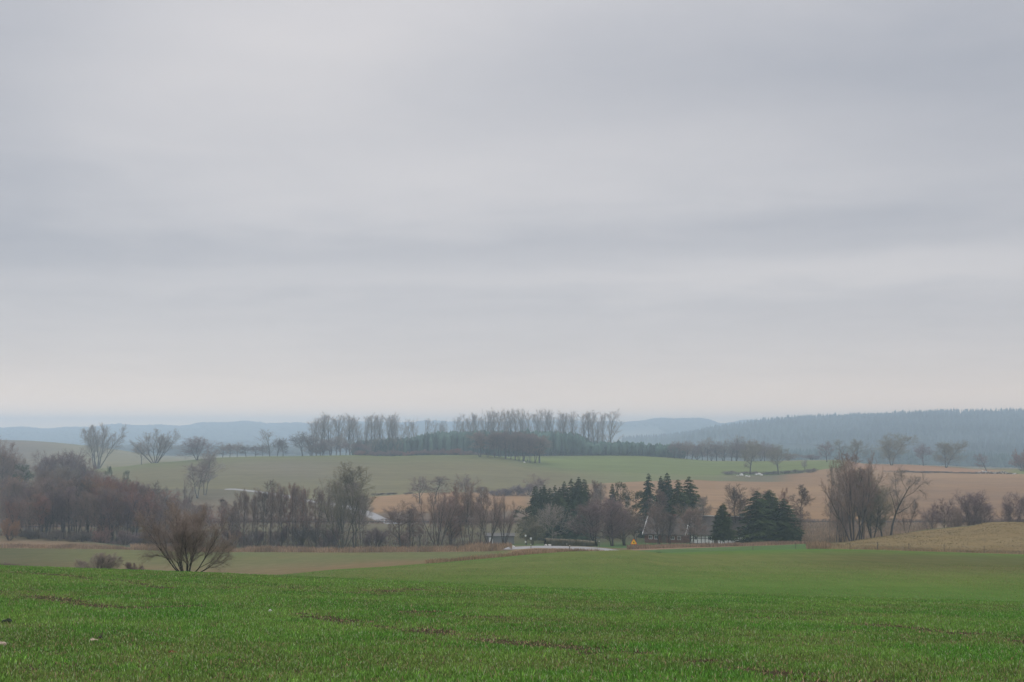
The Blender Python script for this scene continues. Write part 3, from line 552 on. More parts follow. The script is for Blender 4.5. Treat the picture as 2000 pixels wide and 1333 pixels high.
# the valley wood, left part: crowded alders with a dark purple canopy
g = np.random.default_rng(11); left = []
def env(us, vs, u): return float(np.interp(u, us, vs))
for i in range(26):
    u = 26 + i * 11.6 + g.uniform(-4, 4); v = env((0, 30, 60, 110, 170, 230, 280, 320), (972, 958, 946, 936, 928, 930, 942, 968), u) + g.uniform(-3, 8)
    left.append((u, v, g.uniform(34, 52), ('purple', 'purple', 'brown', 'dark')[int(g.integers(4))] if u < 190 else ('brown', 'purple', 'red')[int(g.integers(3))], 'alder' if i % 5 else 'dense'))
along('alder', left, 392, 'crowded alders of the left valley wood', 'bare purple-brown alder in the left valley wood, {} from the left', dY=14)
left = []
for i in range(15):
    u = 12 + i * 23 + g.uniform(-6, 6); v = env((0, 60, 110, 170, 230, 280, 340), (925, 925, 900, 912, 935, 945, 965), u) + g.uniform(0, 14)
    left.append((u, v, g.uniform(50, 66), ('purple', 'brown', 'grey')[int(g.integers(3))], 'dense' if i % 2 else 'alder'))
along('alder', left, 450, 'second rank of the left valley wood', 'hazy bare tree in the second rank of the left valley wood, {} from the left', dY=14)
for i, (u, v, w, c, t) in enumerate([(8, 858, 80, 'brown', 'tall hazy brown tree at the left edge of the photo'), (36, 888, 60, 'grey', 'hazy brown tree right of the tallest one at the left edge'), (92, 884, 66, 'purple', 'hazy dome-shaped tree behind the left wood, left one of three'), (128, 880, 70, 'purple', 'hazy dome-shaped tree behind the left wood, middle one of three'), (160, 890, 60, 'purple', 'hazy dome-shaped tree behind the left wood, right one of three')]):
    tree('dense', u, v, 560 + 6 * i, w, c, t)
tree('dense', 32, 933, 470, 66, 'rust', 'rust-coloured bare tree above the left end of the valley wood')
tree('dense', 206, 934, 385, 60, 'rust', 'russet round tree in the middle of the left valley wood')
tree('dense', 222, 962, 372, 54, 'red', 'reddish tree in front of the russet one in the left wood')
tree('dense', 296, 944, 398, 58, 'dark', 'dark round tree at the right end of the left valley wood')
tree('pine', 45, 906, 520, 34, 'bluegreen', 'small dark evergreen showing over the left wood, beside the rust tree')
tree('pine', 212, 908, 560, 14, 'bluegreen', 'thin pine top sticking out above the left wood')
tree('pine', 247, 919, 560, 14, 'bluegreen', 'shorter pine top sticking out above the left wood, right of its twin')
tree('birch', 288, 972, 380, 26, 'pale', 'birch with whitish upper twigs at the right end of the left wood')
tree('willow', 358, 935, 470, 56, 'grey', 'bare fan-shaped tree behind the near round shrub')
tree('dense', 330, 970, 430, 60, 'purple', 'hazy purple-brown tree left of the fan-shaped one behind the near shrub')
tree('dense', 395, 980, 420, 60, 'brown', 'hazy brown tree behind the right side of the near shrub')
tree('alder', 434, 972, 400, 22, 'brown', 'slim bare tree carrying a nest behind the near shrub')
left = [(30 + i * 15.6 + g.uniform(-5, 5), float(np.interp(30 + i * 15.6, (0, 60, 120, 200, 280, 330), (975, 962, 952, 950, 958, 985))) + g.uniform(-4, 10), g.uniform(30, 40), ('brown', 'brown', 'purple', 'red')[int(g.integers(4))]) for i in range(20)]
along('alder', left, 374, 'upright alders along the foot of the left valley wood', 'upright bare brown alder fronting the left valley wood, {} from the left', dY=5)
# middle part: slender alder row
along('alder', [(420, 990, 34, 'red'), (448, 985, 34, 'brown'), (462, 960, 20, 'brown'), (478, 955, 20, 'brown'), (490, 962, 20, 'brown'), (500, 953, 22, 'brown'), (517, 938, 34, 'dark'), (530, 955, 20, 'brown'), (541, 950, 22, 'brown'), (551, 945, 24, 'brown'), (562, 944, 22, 'red'), (573, 944, 24, 'brown'), (584, 950, 22, 'red'), (593, 950, 22, 'brown'), (604, 955, 20, 'brown'), (618, 952, 24, 'brown'), (634, 962, 24, 'brown')],
  358, 'row of slender alders along the reed edge', 'slender bare alder in the row left of the big grey tree, {} from the left', dY=7)
along('shrub', [(455, 1022, 46, 'red'), (500, 1030, 44, 'purple'), (548, 1026, 46, 'purple'), (590, 1018, 50, 'dark'), (622, 1022, 44, 'dark'), (648, 1030, 40, 'purple'), (735, 1030, 46, 'purple'), (790, 1034, 34, 'brown'), (60, 1030, 50, 'dark'), (110, 1034, 48, 'dark'), (160, 1036, 50, 'dark'), (200, 1030, 50, 'red'), (245, 1034, 46, 'purple'), (285, 1036, 50, 'purple'), (330, 1034, 50, 'brown'), (370, 1036, 46, 'brown'), (20, 1012, 40, 'rust')],
  364, 'undergrowth bushes below the valley trees', 'brown undergrowth bush below the valley trees, {} from the left', dY=6)
tree('willow', 670, 915, 352, 84, 'olive', 'big olive-grey many-stemmed tree right of the slender alder row', variant=2)
tree('alder', 694, 903, 356, 60, 'olive', 'tall olive-grey tree with upright twigs joined to the big many-stemmed tree')
tree('dense', 655, 935, 366, 60, 'grey', 'grey twiggy tree on the left flank of the big many-stemmed tree')
tree('alder', 708, 940, 350, 34, 'grey', 'short bare tree on the right flank of the big many-stemmed tree')
tree('oak', 783, 978, 348, 56, 'brown', 'flat-topped bare tree with one straight trunk before the tan field', variant=0)
tree('alder', 802, 986, 348, 36, 'brown', 'slight bare tree right of the flat-topped one')
tree('snag', 822, 1016, 346, 30, 'brown', 'low forked bare tree between the flat-topped tree and the pollard')
tree('willow', 856, 958, 344, 72, 'brown', 'stout pollarded tree with spreading dark limbs', variant=0)
tree('dense', 880, 958, 350, 56, 'red', 'reddish twiggy crown right behind the pollarded tree')
tree('alder', 905, 940, 348, 40, 'brown', 'tall ivy-trunked tree between the pollard and the many-stemmed clump', variant=1)
tree('alder', 921, 960, 348, 34, 'brown', 'straight bare tree with a slightly leaning trunk, left of the clump')
tree('alder', 938, 950, 350, 30, 'brown', 'thin straight bare tree touching the left side of the clump')
tree('willow', 957, 962, 344, 64, 'brown', 'many-stemmed bare clump with a dark base at the end of the road', variant=1)
tree('willow', 985, 964, 346, 54, 'brown', 'right-hand stems of the bare clump leaning towards the road', variant=2)
for i, (u, v, w, t) in enumerate([(820, 930, 44, 'hazy bare tree on the slope behind the flat-topped tree'), (850, 930, 44, 'hazy reddish bare tree on the slope above the pollarded tree'), (912, 925, 40, 'tall hazy bare tree on the slope above the middle of the valley'), (940, 950, 30, 'small hazy bare tree on the slope left of the low purple bushes'), (1046, 925, 40, 'hazy reddish tree on the green slope left of the spruces')]):
    tree('birch' if i % 2 else 'oak', u, v, 610, w, 'brown', t)
# spruces, birches and dark thicket around the farm
along('spruce', [(1046, 947, 30, 'green'), (1056, 950, 26, 'green'), (1063, 946, 28, 'green'), (1074, 951, 28, 'green'), (1084, 946, 28, 'green'), (1093, 950, 28, 'green'), (1102, 938, 26, 'green'), (1116, 933, 34, 'green'), (1130, 930, 36, 'green'), (1141, 934, 34, 'green')], 398, 'spruces in the dark stand above the road bend', 'dark spruce in the dense stand above the road bend, {} from the left', dY=9)
tree('pine', 1028, 986, 345, 50, 'lightgreen', 'grey-green bushy conifer at the left end of the dark spruce stand')
tree('spruce', 1120, 975, 372, 60, 'bluegreen', 'broad dark spruce in the front of the stand, behind the round lime tree')
tree('spruce', 1092, 968, 378, 56, 'green', 'broad dark spruce half hidden behind the crown of the round lime tree')
tree('oak', 1077, 983, 325, 58, 'pale', 'round pale bare lime tree in front of the spruces beside the clipped hedge', variant=1)
tree('dense', 1040, 1008, 335, 44, 'olive', 'low grey-green bare tree left of the round pale tree')
tree('birch', 1152, 938, 400, 26, 'brown', 'reddish bare birch just right of the spruce stand')
tree('birch', 1165, 940, 402, 26, 'brown', 'second bare birch right of the spruce stand, slightly taller')
tree('birch', 1178, 942, 398, 26, 'pale', 'white-stemmed birch between the spruce stand and the pines')
tree('spruce', 1196, 943, 395, 20, 'green', 'narrow spruce top between the birches and the pine')
tree('pine', 1212, 942, 395, 28, 'green', 'rounded pine top in the middle of the dark trees')
tree('birch', 1228, 960, 385, 22, 'pale', 'white forked birch stem right of the rounded pine')
tree('pine', 1242, 956, 375, 44, 'green', 'dark pine with drooping boughs below the tall pointed spruce')
tree('dense', 1160, 978, 322, 76, 'purple', 'big dark purple-brown tree behind the road bend, left of two')
tree('dense', 1196, 970, 330, 76, 'purple', 'big dark purple-brown tree behind the road bend, right of two')
tree('dense', 1218, 985, 340, 60, 'brown', 'brown bare tree left of the farm building gable')
tree('oak', 1240, 1006, 345, 50, 'brown', 'low bare tree right behind the yellow road sign')
tree('spruce', 1267, 923, 395, 36, 'bluegreen', 'tall pointed spruce, left one of the highest group')
tree('spruce', 1291, 928, 398, 26, 'green', 'slim spruce top in the middle of the highest group')
tree('spruce', 1303, 921, 396, 32, 'bluegreen', 'tallest pointed spruce in the middle of the highest group')
tree('birch', 1285, 956, 372, 40, 'brown', 'bare brown tree in front of the highest spruce group')
tree('dense', 1285, 985, 348, 56, 'brown', 'twiggy brown tree over the left farm building roof')
tree('spruce', 1324, 935, 372, 52, 'green', 'dark full-bodied spruce with drooping boughs above the farm roof')
tree('spruce', 1346, 929, 376, 50, 'green', 'open spruce with upswept boughs at the right end of the group', variant=1)
tree('alder', 1308, 1000, 322, 30, 'dark', 'thin dark-trunked tree standing before the left farm building')
tree('dense', 1350, 988, 330, 62, 'brown', 'twiggy dark tree in front of the gap between the farm buildings')
tree('birch', 1378, 968, 355, 36, 'grey', 'grey thin birch above the right farm building roof')
tree('spruce', 1411, 982, 328, 34, 'green', 'small neat dark spruce standing before the white farm wall', variant=2)
tree('alder', 1444, 946, 350, 42, 'dark', 'bare tree with heavy cone-laden twigs between two evergreens', variant=2)
tree('spruce', 1478, 957, 340, 60, 'green', 'large dark spruce at the right end of the farm, left of three')
tree('spruce', 1503, 955, 344, 56, 'green', 'large dark spruce at the right end of the farm, middle of three')
tree('spruce', 1530, 972, 340, 48, 'green', 'dark spruce at the right end of the farm, right of three')
tree('alder', 1490, 953, 352, 46, 'brown', 'brown bare crown showing above the large dark spruces')
tree('birch', 1528, 952, 362, 34, 'red', 'reddish hazy birch behind the right end of the spruces')
tree('birch', 1562, 947, 345, 38, 'dark', 'tall crooked birch with bare trunk at the right end of the farm trees')
tree('dense', 1545, 1000, 342, 44, 'brown', 'low brown bare tree at the foot of the crooked birch')
# right valley group
tree('birch', 1619, 898, 330, 26, 'grey', 'tall thin sparsely branched tree, left one of the slim pair', variant=0)
tree('birch', 1632, 905, 332, 30, 'grey', 'tall thin leaning tree, right one of the slim pair', variant=2)
tree('willow', 1664, 884, 322, 92, 'brown', 'great bare tree with tall reddish upright limbs behind the tan mound', variant=1)
tree('alder', 1684, 885, 328, 50, 'brown', 'tall bare tree rising from the same spot as the great reddish one')
tree('dense', 1702, 918, 335, 66, 'olive', 'dense olive-brown twiggy tree between the two great bare trees')
tree('snag', 1738, 912, 318, 104, 'grey', 'great old tree with a thick trunk and crooked spreading boughs', variant=0)
tree('dense', 1640, 945, 338, 50, 'brown', 'hazy brown tree filling the gap behind the slim pair')
tree('alder', 1678, 915, 340, 56, 'olive', 'dense brown tree directly behind the great reddish tree')
tree('oak', 1722, 950, 338, 60, 'olive', 'dense brown tree behind the trunk of the great old crooked one')
tree('dense', 1648, 990, 325, 36, 'brown', 'low brown bush-like tree at the foot of the slim pair')
tree('alder', 1770, 975, 330, 34, 'brown', 'short bare tree right of the great old crooked one')
tree('oak', 1818, 985, 345, 40, 'purple', 'hazy purple bare tree behind the tan mound, left of the domed pair', variant=2)
tree('oak', 1840, 972, 350, 46, 'purple', 'hazy bare tree just left of the domed pair behind the mound')
tree('dense', 1896, 960, 345, 48, 'purple', 'dark domed tree with two trunks, left one of the pair behind the mound')
tree('dense', 1914, 962, 347, 46, 'purple', 'dark domed tree, right one of the pair behind the mound')
tree('dense', 1975, 962, 348, 54, 'purple', 'dark low tree behind the top of the tan mound')
tree('dense', 2006, 966, 350, 50, 'purple', 'dark tree behind the tan mound, cut by the right edge of the photo')
tree('shrub', 1868, 992, 340, 40, 'brown', 'brown bush between the hazy tree and the domed pair', cat='bush')
# near shrubs, just beyond the crest of the near field
PROTO['near'] = [bare_tree(790, 'shrub', .75, 3.0, 91), bare_tree(771, 'shrub', .75, 3.0, 91)]
tree('near', 368, 980, 98, 158, ((.25, .20, .165), (.080, .070, .060)), 'large round many-stemmed bare shrub just behind the near green field', cat='bush', name='bare_shrub', dz=.45)
tree('near', 196, 1078, 150, 82, ((.30, .24, .20), (.12, .10, .09)), 'low hazy purple bush left of the large round shrub, on the brown field', cat='bush', name='bare_shrub', variant=1, dz=.8)
tree('shrub', 262, 1109, 105, 40, 'purple', 'tiny twiggy bush top between the hazy bush and the large round shrub', cat='bush', variant=1, dz=.3)
tree('shrub', 18, 1097, 110, 70, 'purple', 'tiny twiggy bush top at the left edge of the near field', cat='bush', variant=1, dz=.3)

def vnoise(x, y, s, seed):
    """smooth value noise"""
    g = np.random.default_rng(seed); T = g.random((256, 256)); X, Y = x / s + 1000, y / s + 1000; i, j = np.floor(X).astype(int), np.floor(Y).astype(int); a, b = X - i, Y - j; a = a * a * (3 - 2 * a); b = b * b * (3 - 2 * b)
    t = lambda p, q: T[p % 256, q % 256]; return (t(i, j) * (1 - a) + t(i + 1, j) * a) * (1 - b) + (t(i, j + 1) * (1 - a) + t(i + 1, j + 1) * a) * b
# ------------------------------------------------------------------ far woods that read as one mass
def cones(name, pts, h, r, col, mat, sides=6, tiers=2, jag=.25):
    g = np.random.default_rng(len(pts)); n = len(pts); V = []; F = []; Cc = []; o = 0
    for t in range(tiers):
        z0 = .12 + .34 * t; z1 = min(1.0, z0 + .62) if t < tiers - 1 else 1.0; rr = 1 - .42 * t
        a = np.arange(sides) * 2 * math.pi / sides + g.uniform(0, 6.28, (n, 1)); R = r[:, None] * rr * g.uniform(1 - jag, 1 + jag, (n, sides))
        base = np.stack([pts[:, 0, None] + R * np.cos(a), pts[:, 1, None] + R * np.sin(a), pts[:, 2, None] + h[:, None] * (z0 + g.uniform(-.05, .05, (n, sides)))], -1)
        tip = pts + np.stack([g.normal(0, .06, n) * r, g.normal(0, .06, n) * r, h * z1], -1)
        V.append(np.concatenate([base, tip[:, None]], 1).reshape(-1, 3)); k = np.arange(n)[:, None] * (sides + 1) + o; i = np.arange(sides)[None]
        F.append(np.stack([k + i, k + (i + 1) % sides, np.broadcast_to(k + sides, (n, sides))], -1).reshape(-1, 3)); Cc.append(np.repeat(col, sides + 1, 0)); o += n * (sides + 1)
    return tag(link(name, mesh_np(name, np.concatenate(V), [np.concatenate(F)], mat, np.concatenate(Cc))), kind='stuff')
def domes(name, pts, h, r, col, mat):
    g = np.random.default_rng(len(pts) + 1); n = len(pts); rings = [(.15, .55), (.45, 1.0), (.78, .75)]; S = 6; V = []
    for z, q in rings:
        a = np.arange(S) * 2 * math.pi / S + g.uniform(0, 6.28, (n, 1)) * 0 + z * 3; R = r[:, None] * q * g.uniform(.7, 1.3, (n, S))
        V.append(np.stack([pts[:, 0, None] + R * np.cos(a), pts[:, 1, None] + R * np.sin(a), pts[:, 2, None] + h[:, None] * (z + g.uniform(-.08, .08, (n, S)))], -1))
    V.append((pts + np.stack([0 * h, 0 * h, h], -1))[:, None]); A = np.concatenate(V, 1).reshape(-1, 3); m = 3 * S + 1; k = np.arange(n)[:, None] * m; i = np.arange(S)[None]; j = (i + 1) % S
    Q = np.concatenate([np.stack([k + b * S + i, k + b * S + j, k + b * S + S + j, k + b * S + S + i], -1).reshape(-1, 4) for b in (0, 1)]); T = np.stack([k + 2 * S + i, k + 2 * S + j, np.broadcast_to(k + 3 * S, (n, S))], -1).reshape(-1, 3)
    return tag(link(name, mesh_np(name, A, [Q, T], mat, np.repeat(col, m, 0))), kind='stuff')
def scatter(n, u0, u1, y0, y1, seed, keep=None):
    g = np.random.default_rng(seed); u = g.uniform(u0, u1, n); y = g.uniform(y0, y1, n)
    if keep is not None: k = keep(u, y, g); u, y = u[k], y[k]
    x = ray(u, 850)[0] * y; return u, np.stack([x, y, ground(x, y)], -1), g
u, p, g = scatter(2600, 690, 1335, 985, 1110, 21, lambda u, y, g: g.random(len(u)) < np.interp(u, (690, 740), (.3, 1)))
top = np.interp(u, (596, 650, 700, 740, 800, 830, 860, 900, 1090, 1110, 1130, 1140, 1150, 1200, 1235, 1262, 1335), (874, 868, 864, 862, 858, 851, 847, 845.5, 846, 849, 851, 858, 866, 868, 867, 872, 872)) + g.normal(0, 2.6, len(u)) - .5
hh = np.maximum(p[:, 1] * ray(u, top)[1] - p[:, 2], 5); c = np.array((.062, .098, .078)) * g.uniform(.5, 1.5, (len(u), 1))
domes('pine_plantation', p, hh, g.uniform(1.5, 3.0, len(u)), c, M['canopy'])
u, p, g = scatter(9000, 1215, 2350, 2000, 3350, 22, lambda u, y, g: (y > np.interp(u, (1215, 1300, 1430, 1600, 1660), (3050, 2850, 2500, 2350, 2000))))
cones('spruce_forest', p, g.uniform(12, 21, len(u)) + 5 * vnoise(p[:, 0], p[:, 1], 60, 91), g.uniform(4, 6.5, len(u)), np.array((.044, .056, .056)) * g.uniform(.6, 1.4, (len(u), 1)) * (.5 + 1.1 * smooth01(vnoise(p[:, 0], p[:, 1], 170, 92) * .6 + vnoise(p[:, 0], p[:, 1], 50, 93) * .4, .25, .75)[:, None]), M['canopy'])
u, p, g = scatter(2600, 1500, 2350, 1560, 2000, 24, lambda u, y, g: y > np.interp(u, (1500, 1560, 1640), (2000, 1700, 1560)))
cones('pine_forest', p, g.uniform(12, 19, len(u)), g.uniform(3.4, 5.5, len(u)), np.array((.040, .064, .058)) * g.uniform(.7, 1.3, (len(u), 1)), M['canopy'])
u, p, g = scatter(14000, -350, 1600, 3500, 5850, 23, lambda u, y, g: ~((np.abs(u - 1230 - 20 * np.sin(y / 300)) < 75) & (y < 5150)))
domes('distant_woodland', p, g.uniform(9, 17, len(u)) * (1 + .35 * np.sin(u * .05) * np.sin(u * .021)), g.uniform(9, 18, len(u)), np.array((.05, .055, .055)) * g.uniform(.75, 1.3, (len(u), 1)), M['canopy'])
u, p, g = scatter(2500, -350, 1150, 1950, 3400, 26, lambda u, y, g: (np.sin(u * .013 + y * .004) + np.sin(u * .031 - y * .002)) > -.6)
domes('valley_woodland', p, g.uniform(8, 14, len(u)), g.uniform(7, 13, len(u)), np.array((.05, .055, .05)) * g.uniform(.75, 1.3, (len(u), 1)), M['canopy'])

# ------------------------------------------------------------------ farm
def farm(name, label, u0, u1, Y, rot, wall_h, roof_h, depth, wall_mat, grid, windows, group=None):
    """long low building; origin at its front left corner, long axis along +x of the root"""
    x0, y0, _ = spot(u0, Y, 1055); x1 = ray(u1, 1055)[0] * Y; L = (x1 - x0) / math.cos(rot); z = gz(x0, y0)
    r = empty(name, (x0, y0, z), -rot); tag(r, label, 'farmhouse', group)
    MB().box(0, L, 0, depth, -.6, wall_h).add([(0, 0, wall_h), (0, depth, wall_h), (0, depth / 2, wall_h + roof_h - .1)], [(0, 2, 1)]).add([(L, 0, wall_h), (L, depth, wall_h), (L, depth / 2, wall_h + roof_h - .1)], [(0, 1, 2)]).build('wall', M[wall_mat], r)
    rf = MB(); e = .35; s = roof_h / (depth / 2)
    for sg in (0, 1):
        ya, yb = (-e, depth / 2) if sg == 0 else (depth + e, depth / 2); za = wall_h - e * s + .12; zb = wall_h + roof_h + .12
        rf.add([(-e, ya, za), (L + e, ya, za), (L + e, yb, zb), (-e, yb, zb), (-e, ya, za - .2), (L + e, ya, za - .2), (L + e, yb, zb - .2), (-e, yb, zb - .2)],
               [(0, 1, 2, 3), (7, 6, 5, 4), (0, 4, 5, 1), (1, 5, 6, 2), (3, 7, 4, 0)])
    rf = rf.build('roof', M['roof'], r)
    def slant(nm, X, ya, yb, za, zb):
        MB().add([(X - .08, ya, za), (X + .08, ya, za), (X + .08, yb, zb), (X - .08, yb, zb), (X - .08, ya, za + .32), (X + .08, ya, za + .32), (X + .08, yb, zb + .32), (X - .08, yb, zb + .32)],
                 [(0, 3, 2, 1), (4, 5, 6, 7), (0, 1, 5, 4), (1, 2, 6, 5), (2, 3, 7, 6), (3, 0, 4, 7)]).build(nm, M['trim'], r)
    slant('bargeboard', -e - .09, -e, depth / 2, wall_h - e * s - .06, wall_h + roof_h - .06); slant('bargeboard', L + e + .09, -e, depth / 2, wall_h - e * s - .06, wall_h + roof_h - .06)
    MB().box(-e, L + e, depth / 2 - .12, depth / 2 + .12, wall_h + roof_h + .10, wall_h + roof_h + .26).build('ridge_cap', M['trim' if grid else 'roof'], r)
    MB().box(L * .62, L * .62 + .7, depth / 2 - .35, depth / 2 + .35, wall_h + roof_h - .5, wall_h + roof_h + .8).build('chimney', M['brick'], r)
    if grid:
        t = MB(); k = int(L / .95)
        for i in range(k + 1): X = i * (L - .16) / k; t.box(X, X + .16, -.035, .02, -.3, wall_h - .02)
        t.box(0, L, -.032, .02, wall_h * .52, wall_h * .52 + .13); t.box(0, L, -.030, .02, .05, .2); t.build('timber_frame', M['timber'], r)
    for X in windows:
        w = MB().box(X, X + .95, -.06, .01, 1.0, 1.95).build('window', M['trim'], r)
        MB().box(X + .1, X + .44, -.08, -.055, 1.1, 1.85).box(X + .51, X + .85, -.08, -.055, 1.1, 1.85).build('pane', M['glass'], w)
    d = MB().box(L * .45, L * .45 + 1.0, -.055, .01, .1, 1.98).build('door', M['post'], r); MB().box(L * .45 + .82, L * .45 + .9, -.09, -.05, .95, 1.1).build('handle', M['metal'], d)
    return r
farm('half_timbered_farmhouse', 'white half-timbered long farmhouse behind the reeds, its gable edge and ridge trimmed white', 1347, 1446, 352, math.radians(24), 2.5, 4.0, 8.4, 'white', True, [1.2, 4.6, 10.4], None)
farm('brick_farmhouse', 'red-brown farm building with small white windows left of the half-timbered one', 1259, 1332, 362, math.radians(24), 2.5, 3.8, 8.0, 'brick', False, [1.1, 2.6, 6.9, 8.6], None)
farm('whitewashed_outbuilding', 'small whitewashed outbuilding mostly hidden by the dark spruces right of the farmhouse', 1449, 1486, 349, math.radians(16), 2.4, 2.6, 5.0, 'white', True, [1.0, 3.2], None)

# ------------------------------------------------------------------ clipped hedge, road furniture
def hedge():
    g = np.random.default_rng(5); a = np.array([spot(u, y)[:2] for u, y in ((1069, 296), (1100, 294), (1135, 292), (1165, 290))]); b = np.array([spot(1069, 296)[:2], spot(1078, 318)[:2]])
    V = []; F = []; Cc = []; o = 0
    for pts in (a, b):
        d = np.concatenate([[0], np.cumsum(np.hypot(*np.diff(pts, axis=0).T))]); q = np.arange(0, d[-1] + .01, .22); x = np.interp(q, d, pts[:, 0]); y = np.interp(q, d, pts[:, 1]); z = ground(x, y)
        sec = [(-.55, 0), (-.6, .5), (-.6, 1.0), (-.55, 1.45), (-.5, 1.7), (-.2, 1.74), (.2, 1.74), (.5, 1.7), (.6, 1.0), (.55, 0)]; S = len(sec); nn = len(q); tx, ty = np.gradient(x), np.gradient(y); l = np.hypot(tx, ty)
        for i, (w, h) in enumerate(sec): pass
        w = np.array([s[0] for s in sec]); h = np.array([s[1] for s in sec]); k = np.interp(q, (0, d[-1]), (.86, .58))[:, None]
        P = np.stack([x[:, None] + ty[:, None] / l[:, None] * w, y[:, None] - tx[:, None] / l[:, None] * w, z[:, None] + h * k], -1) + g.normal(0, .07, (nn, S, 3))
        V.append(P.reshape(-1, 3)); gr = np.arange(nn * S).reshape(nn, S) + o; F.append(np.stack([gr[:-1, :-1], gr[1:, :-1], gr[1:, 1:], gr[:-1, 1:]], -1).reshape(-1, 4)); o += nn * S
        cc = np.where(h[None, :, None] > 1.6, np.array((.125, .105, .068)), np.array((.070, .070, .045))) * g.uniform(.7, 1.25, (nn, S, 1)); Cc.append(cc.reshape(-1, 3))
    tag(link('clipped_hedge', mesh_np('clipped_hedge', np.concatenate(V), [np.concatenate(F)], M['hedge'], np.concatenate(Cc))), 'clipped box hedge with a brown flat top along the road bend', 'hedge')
hedge()
def warning_sign():
    x, y, z = spot(1237.5, 243); zc = y * ray(1237, 1059.3)[1]; r = empty('warning_sign', (x, y, z)); tag(r, 'yellow triangular road warning sign with a red border on a grey post', 'road sign')
    MB().tube([(0, .05, -.3), (0, .05, zc - z + .35)], [.035, .035], 8).build('post', M['metal'], r)
    def tri(R, y0, y1, dz=0):
        m = MB(); v = []
        for yy in (y0, y1):
            for a in (90, 210, 330):
                for da in (-9, 9): t = math.radians(a + da); v.append((R * math.cos(t), yy, zc - z + R * math.sin(t) - .04))
        return m.add(v, [(0, 1, 2, 3, 4, 5), (11, 10, 9, 8, 7, 6)] + [(i, i + 6, (i + 1) % 6 + 6, (i + 1) % 6) for i in range(6)])
    tri(.56, 0, .02).build('border', M['red'], r); p = tri(.43, -.006, 0).build('panel', M['yellow'], r)
    h = zc - z - .06
    MB().add([(-.14, -.010, h - .13), (.12, -.010, h - .13), (.16, -.010, h - .03), (.03, -.010, h + .02), (.05, -.010, h + .15), (-.04, -.010, h + .13), (-.08, -.010, h)], [tuple(range(7))]).build('symbol', M['black'], p)
warning_sign()
for i, (u, y, hh_, t) in enumerate(((1037, 272, 1.0, 'slim grey roadside marker post left of the hedge end'), (1112.5, 252, 1.05, 'dark roadside marker post at the near edge of the road bend'), (1107, 291, .5, 'short pale marker post by the foot of the clipped hedge'), (1170, 284, 1.5, 'grey wooden stake behind the road under the big purple tree'))):
    x, y, z = spot(u, y); r = empty('marker_post', (x, y, z)); tag(r, t, 'marker post', 'marker posts along the road'); MB().box(-.06, .06, -.04, .04, -.2, hh_).build('post', M['darkmetal' if i == 1 else 'post'], r)
    MB().box(-.061, .061, -.046, -.041, hh_ * .72, hh_ * .86).build('reflector', M['trim'], r)
for i, (u, v, y, t) in enumerate(((1026.5, 1047, 330, 'small white box on a stake, topmost on the garden slope'), (1037, 1052.5, 322, 'largest small white box, on the garden slope nearer the spruces'), (1026.5, 1059, 305, 'lowest small white box on the garden slope above the road'))):
    x = ray(u, v)[0] * y; zc = y * ray(u, v)[1]; z = gz(x, y); r = empty('white_box', (x, y, z)); tag(r, t, 'box', 'white boxes on the garden slope'); s = (.17, .19, .15)[i]
    MB().box(-s, s, -.15, .15, zc - z - s, zc - z + s).build('box_body', M['trim'], r); MB().box(-s - .03, s + .03, -.18, .18, zc - z + s + .002, zc - z + s + .04).build('lid', M['trim'], r); MB().box(-.035, .035, -.035, .035, -.2, zc - z - s - .002).build('stake', M['post'], r)
# fence posts and wire at the foot of the tan mound
fp = [(1660, 1060, 'leftmost thin fence post at the foot of the tan mound'), (1714, 1058.5, 'tall dark fence post at the foot of the tan mound'), (1775, 1061.5, 'fence post in the middle of the tan mound edge'), (1844, 1063.5, 'short fence post right of the middle of the mound edge'), (1922, 1066, 'rightmost fence post at the foot of the tan mound')]
tops = []
for i, (u, v, t) in enumerate(fp):
    y = 239 + (i % 2); x, _, z = spot(u, y, 1070); h = max(y * ray(u, v)[1] - z, .9); o = empty('fence_post', (x, y, z)); o.rotation_euler = (0, RNG.uniform(-.04, .04), RNG.uniform(0, 1)); tag(o, t, 'fence post', 'fence posts below the tan mound')
    w = .085 if i == 1 else .055; MB().tube([(0, 0, -.4), (0, 0, h - .03), (0, 0, h)], [w, w * .9, w * .55], 7).build('stake', M['post'], o); MB().tube([(-w, 0, h * .8), (w, 0, h * .8)], [.02, .02], 5).build('insulator', M['black'], o); tops.append((x, y, z + h * .8))
for i, (u, y, h, t) in enumerate(((1553, 243, 1.1, 'thin fence stake in the pale green strip, left of the tussock'), (1470, 240, 1.0, 'thin faint stake in the green strip below the large spruces'), (1583, 242, 1.0, 'thin dark stake beside the tan tussock at the mound tip'))):
    x, y, z = spot(u, y); o = tag(MB().tube([(0, 0, -.3), (0, 0, h - .05), (0, 0, h)], [.05, .045, .02], 6).build('fence_stake', M['post']), t, 'fence stake', 'single stakes along the green strip'); o.location = (x, y, z)
w = MB()
for a, b in zip(tops[:-1], tops[1:]): w.tube([a, ((a[0] + b[0]) / 2, (a[1] + b[1]) / 2, (a[2] + b[2]) / 2 - .08), b], [.008] * 3, 4)
tag(w.build('fence_wire', M['metal']), 'thin wire strung between the posts below the tan mound', 'wire')
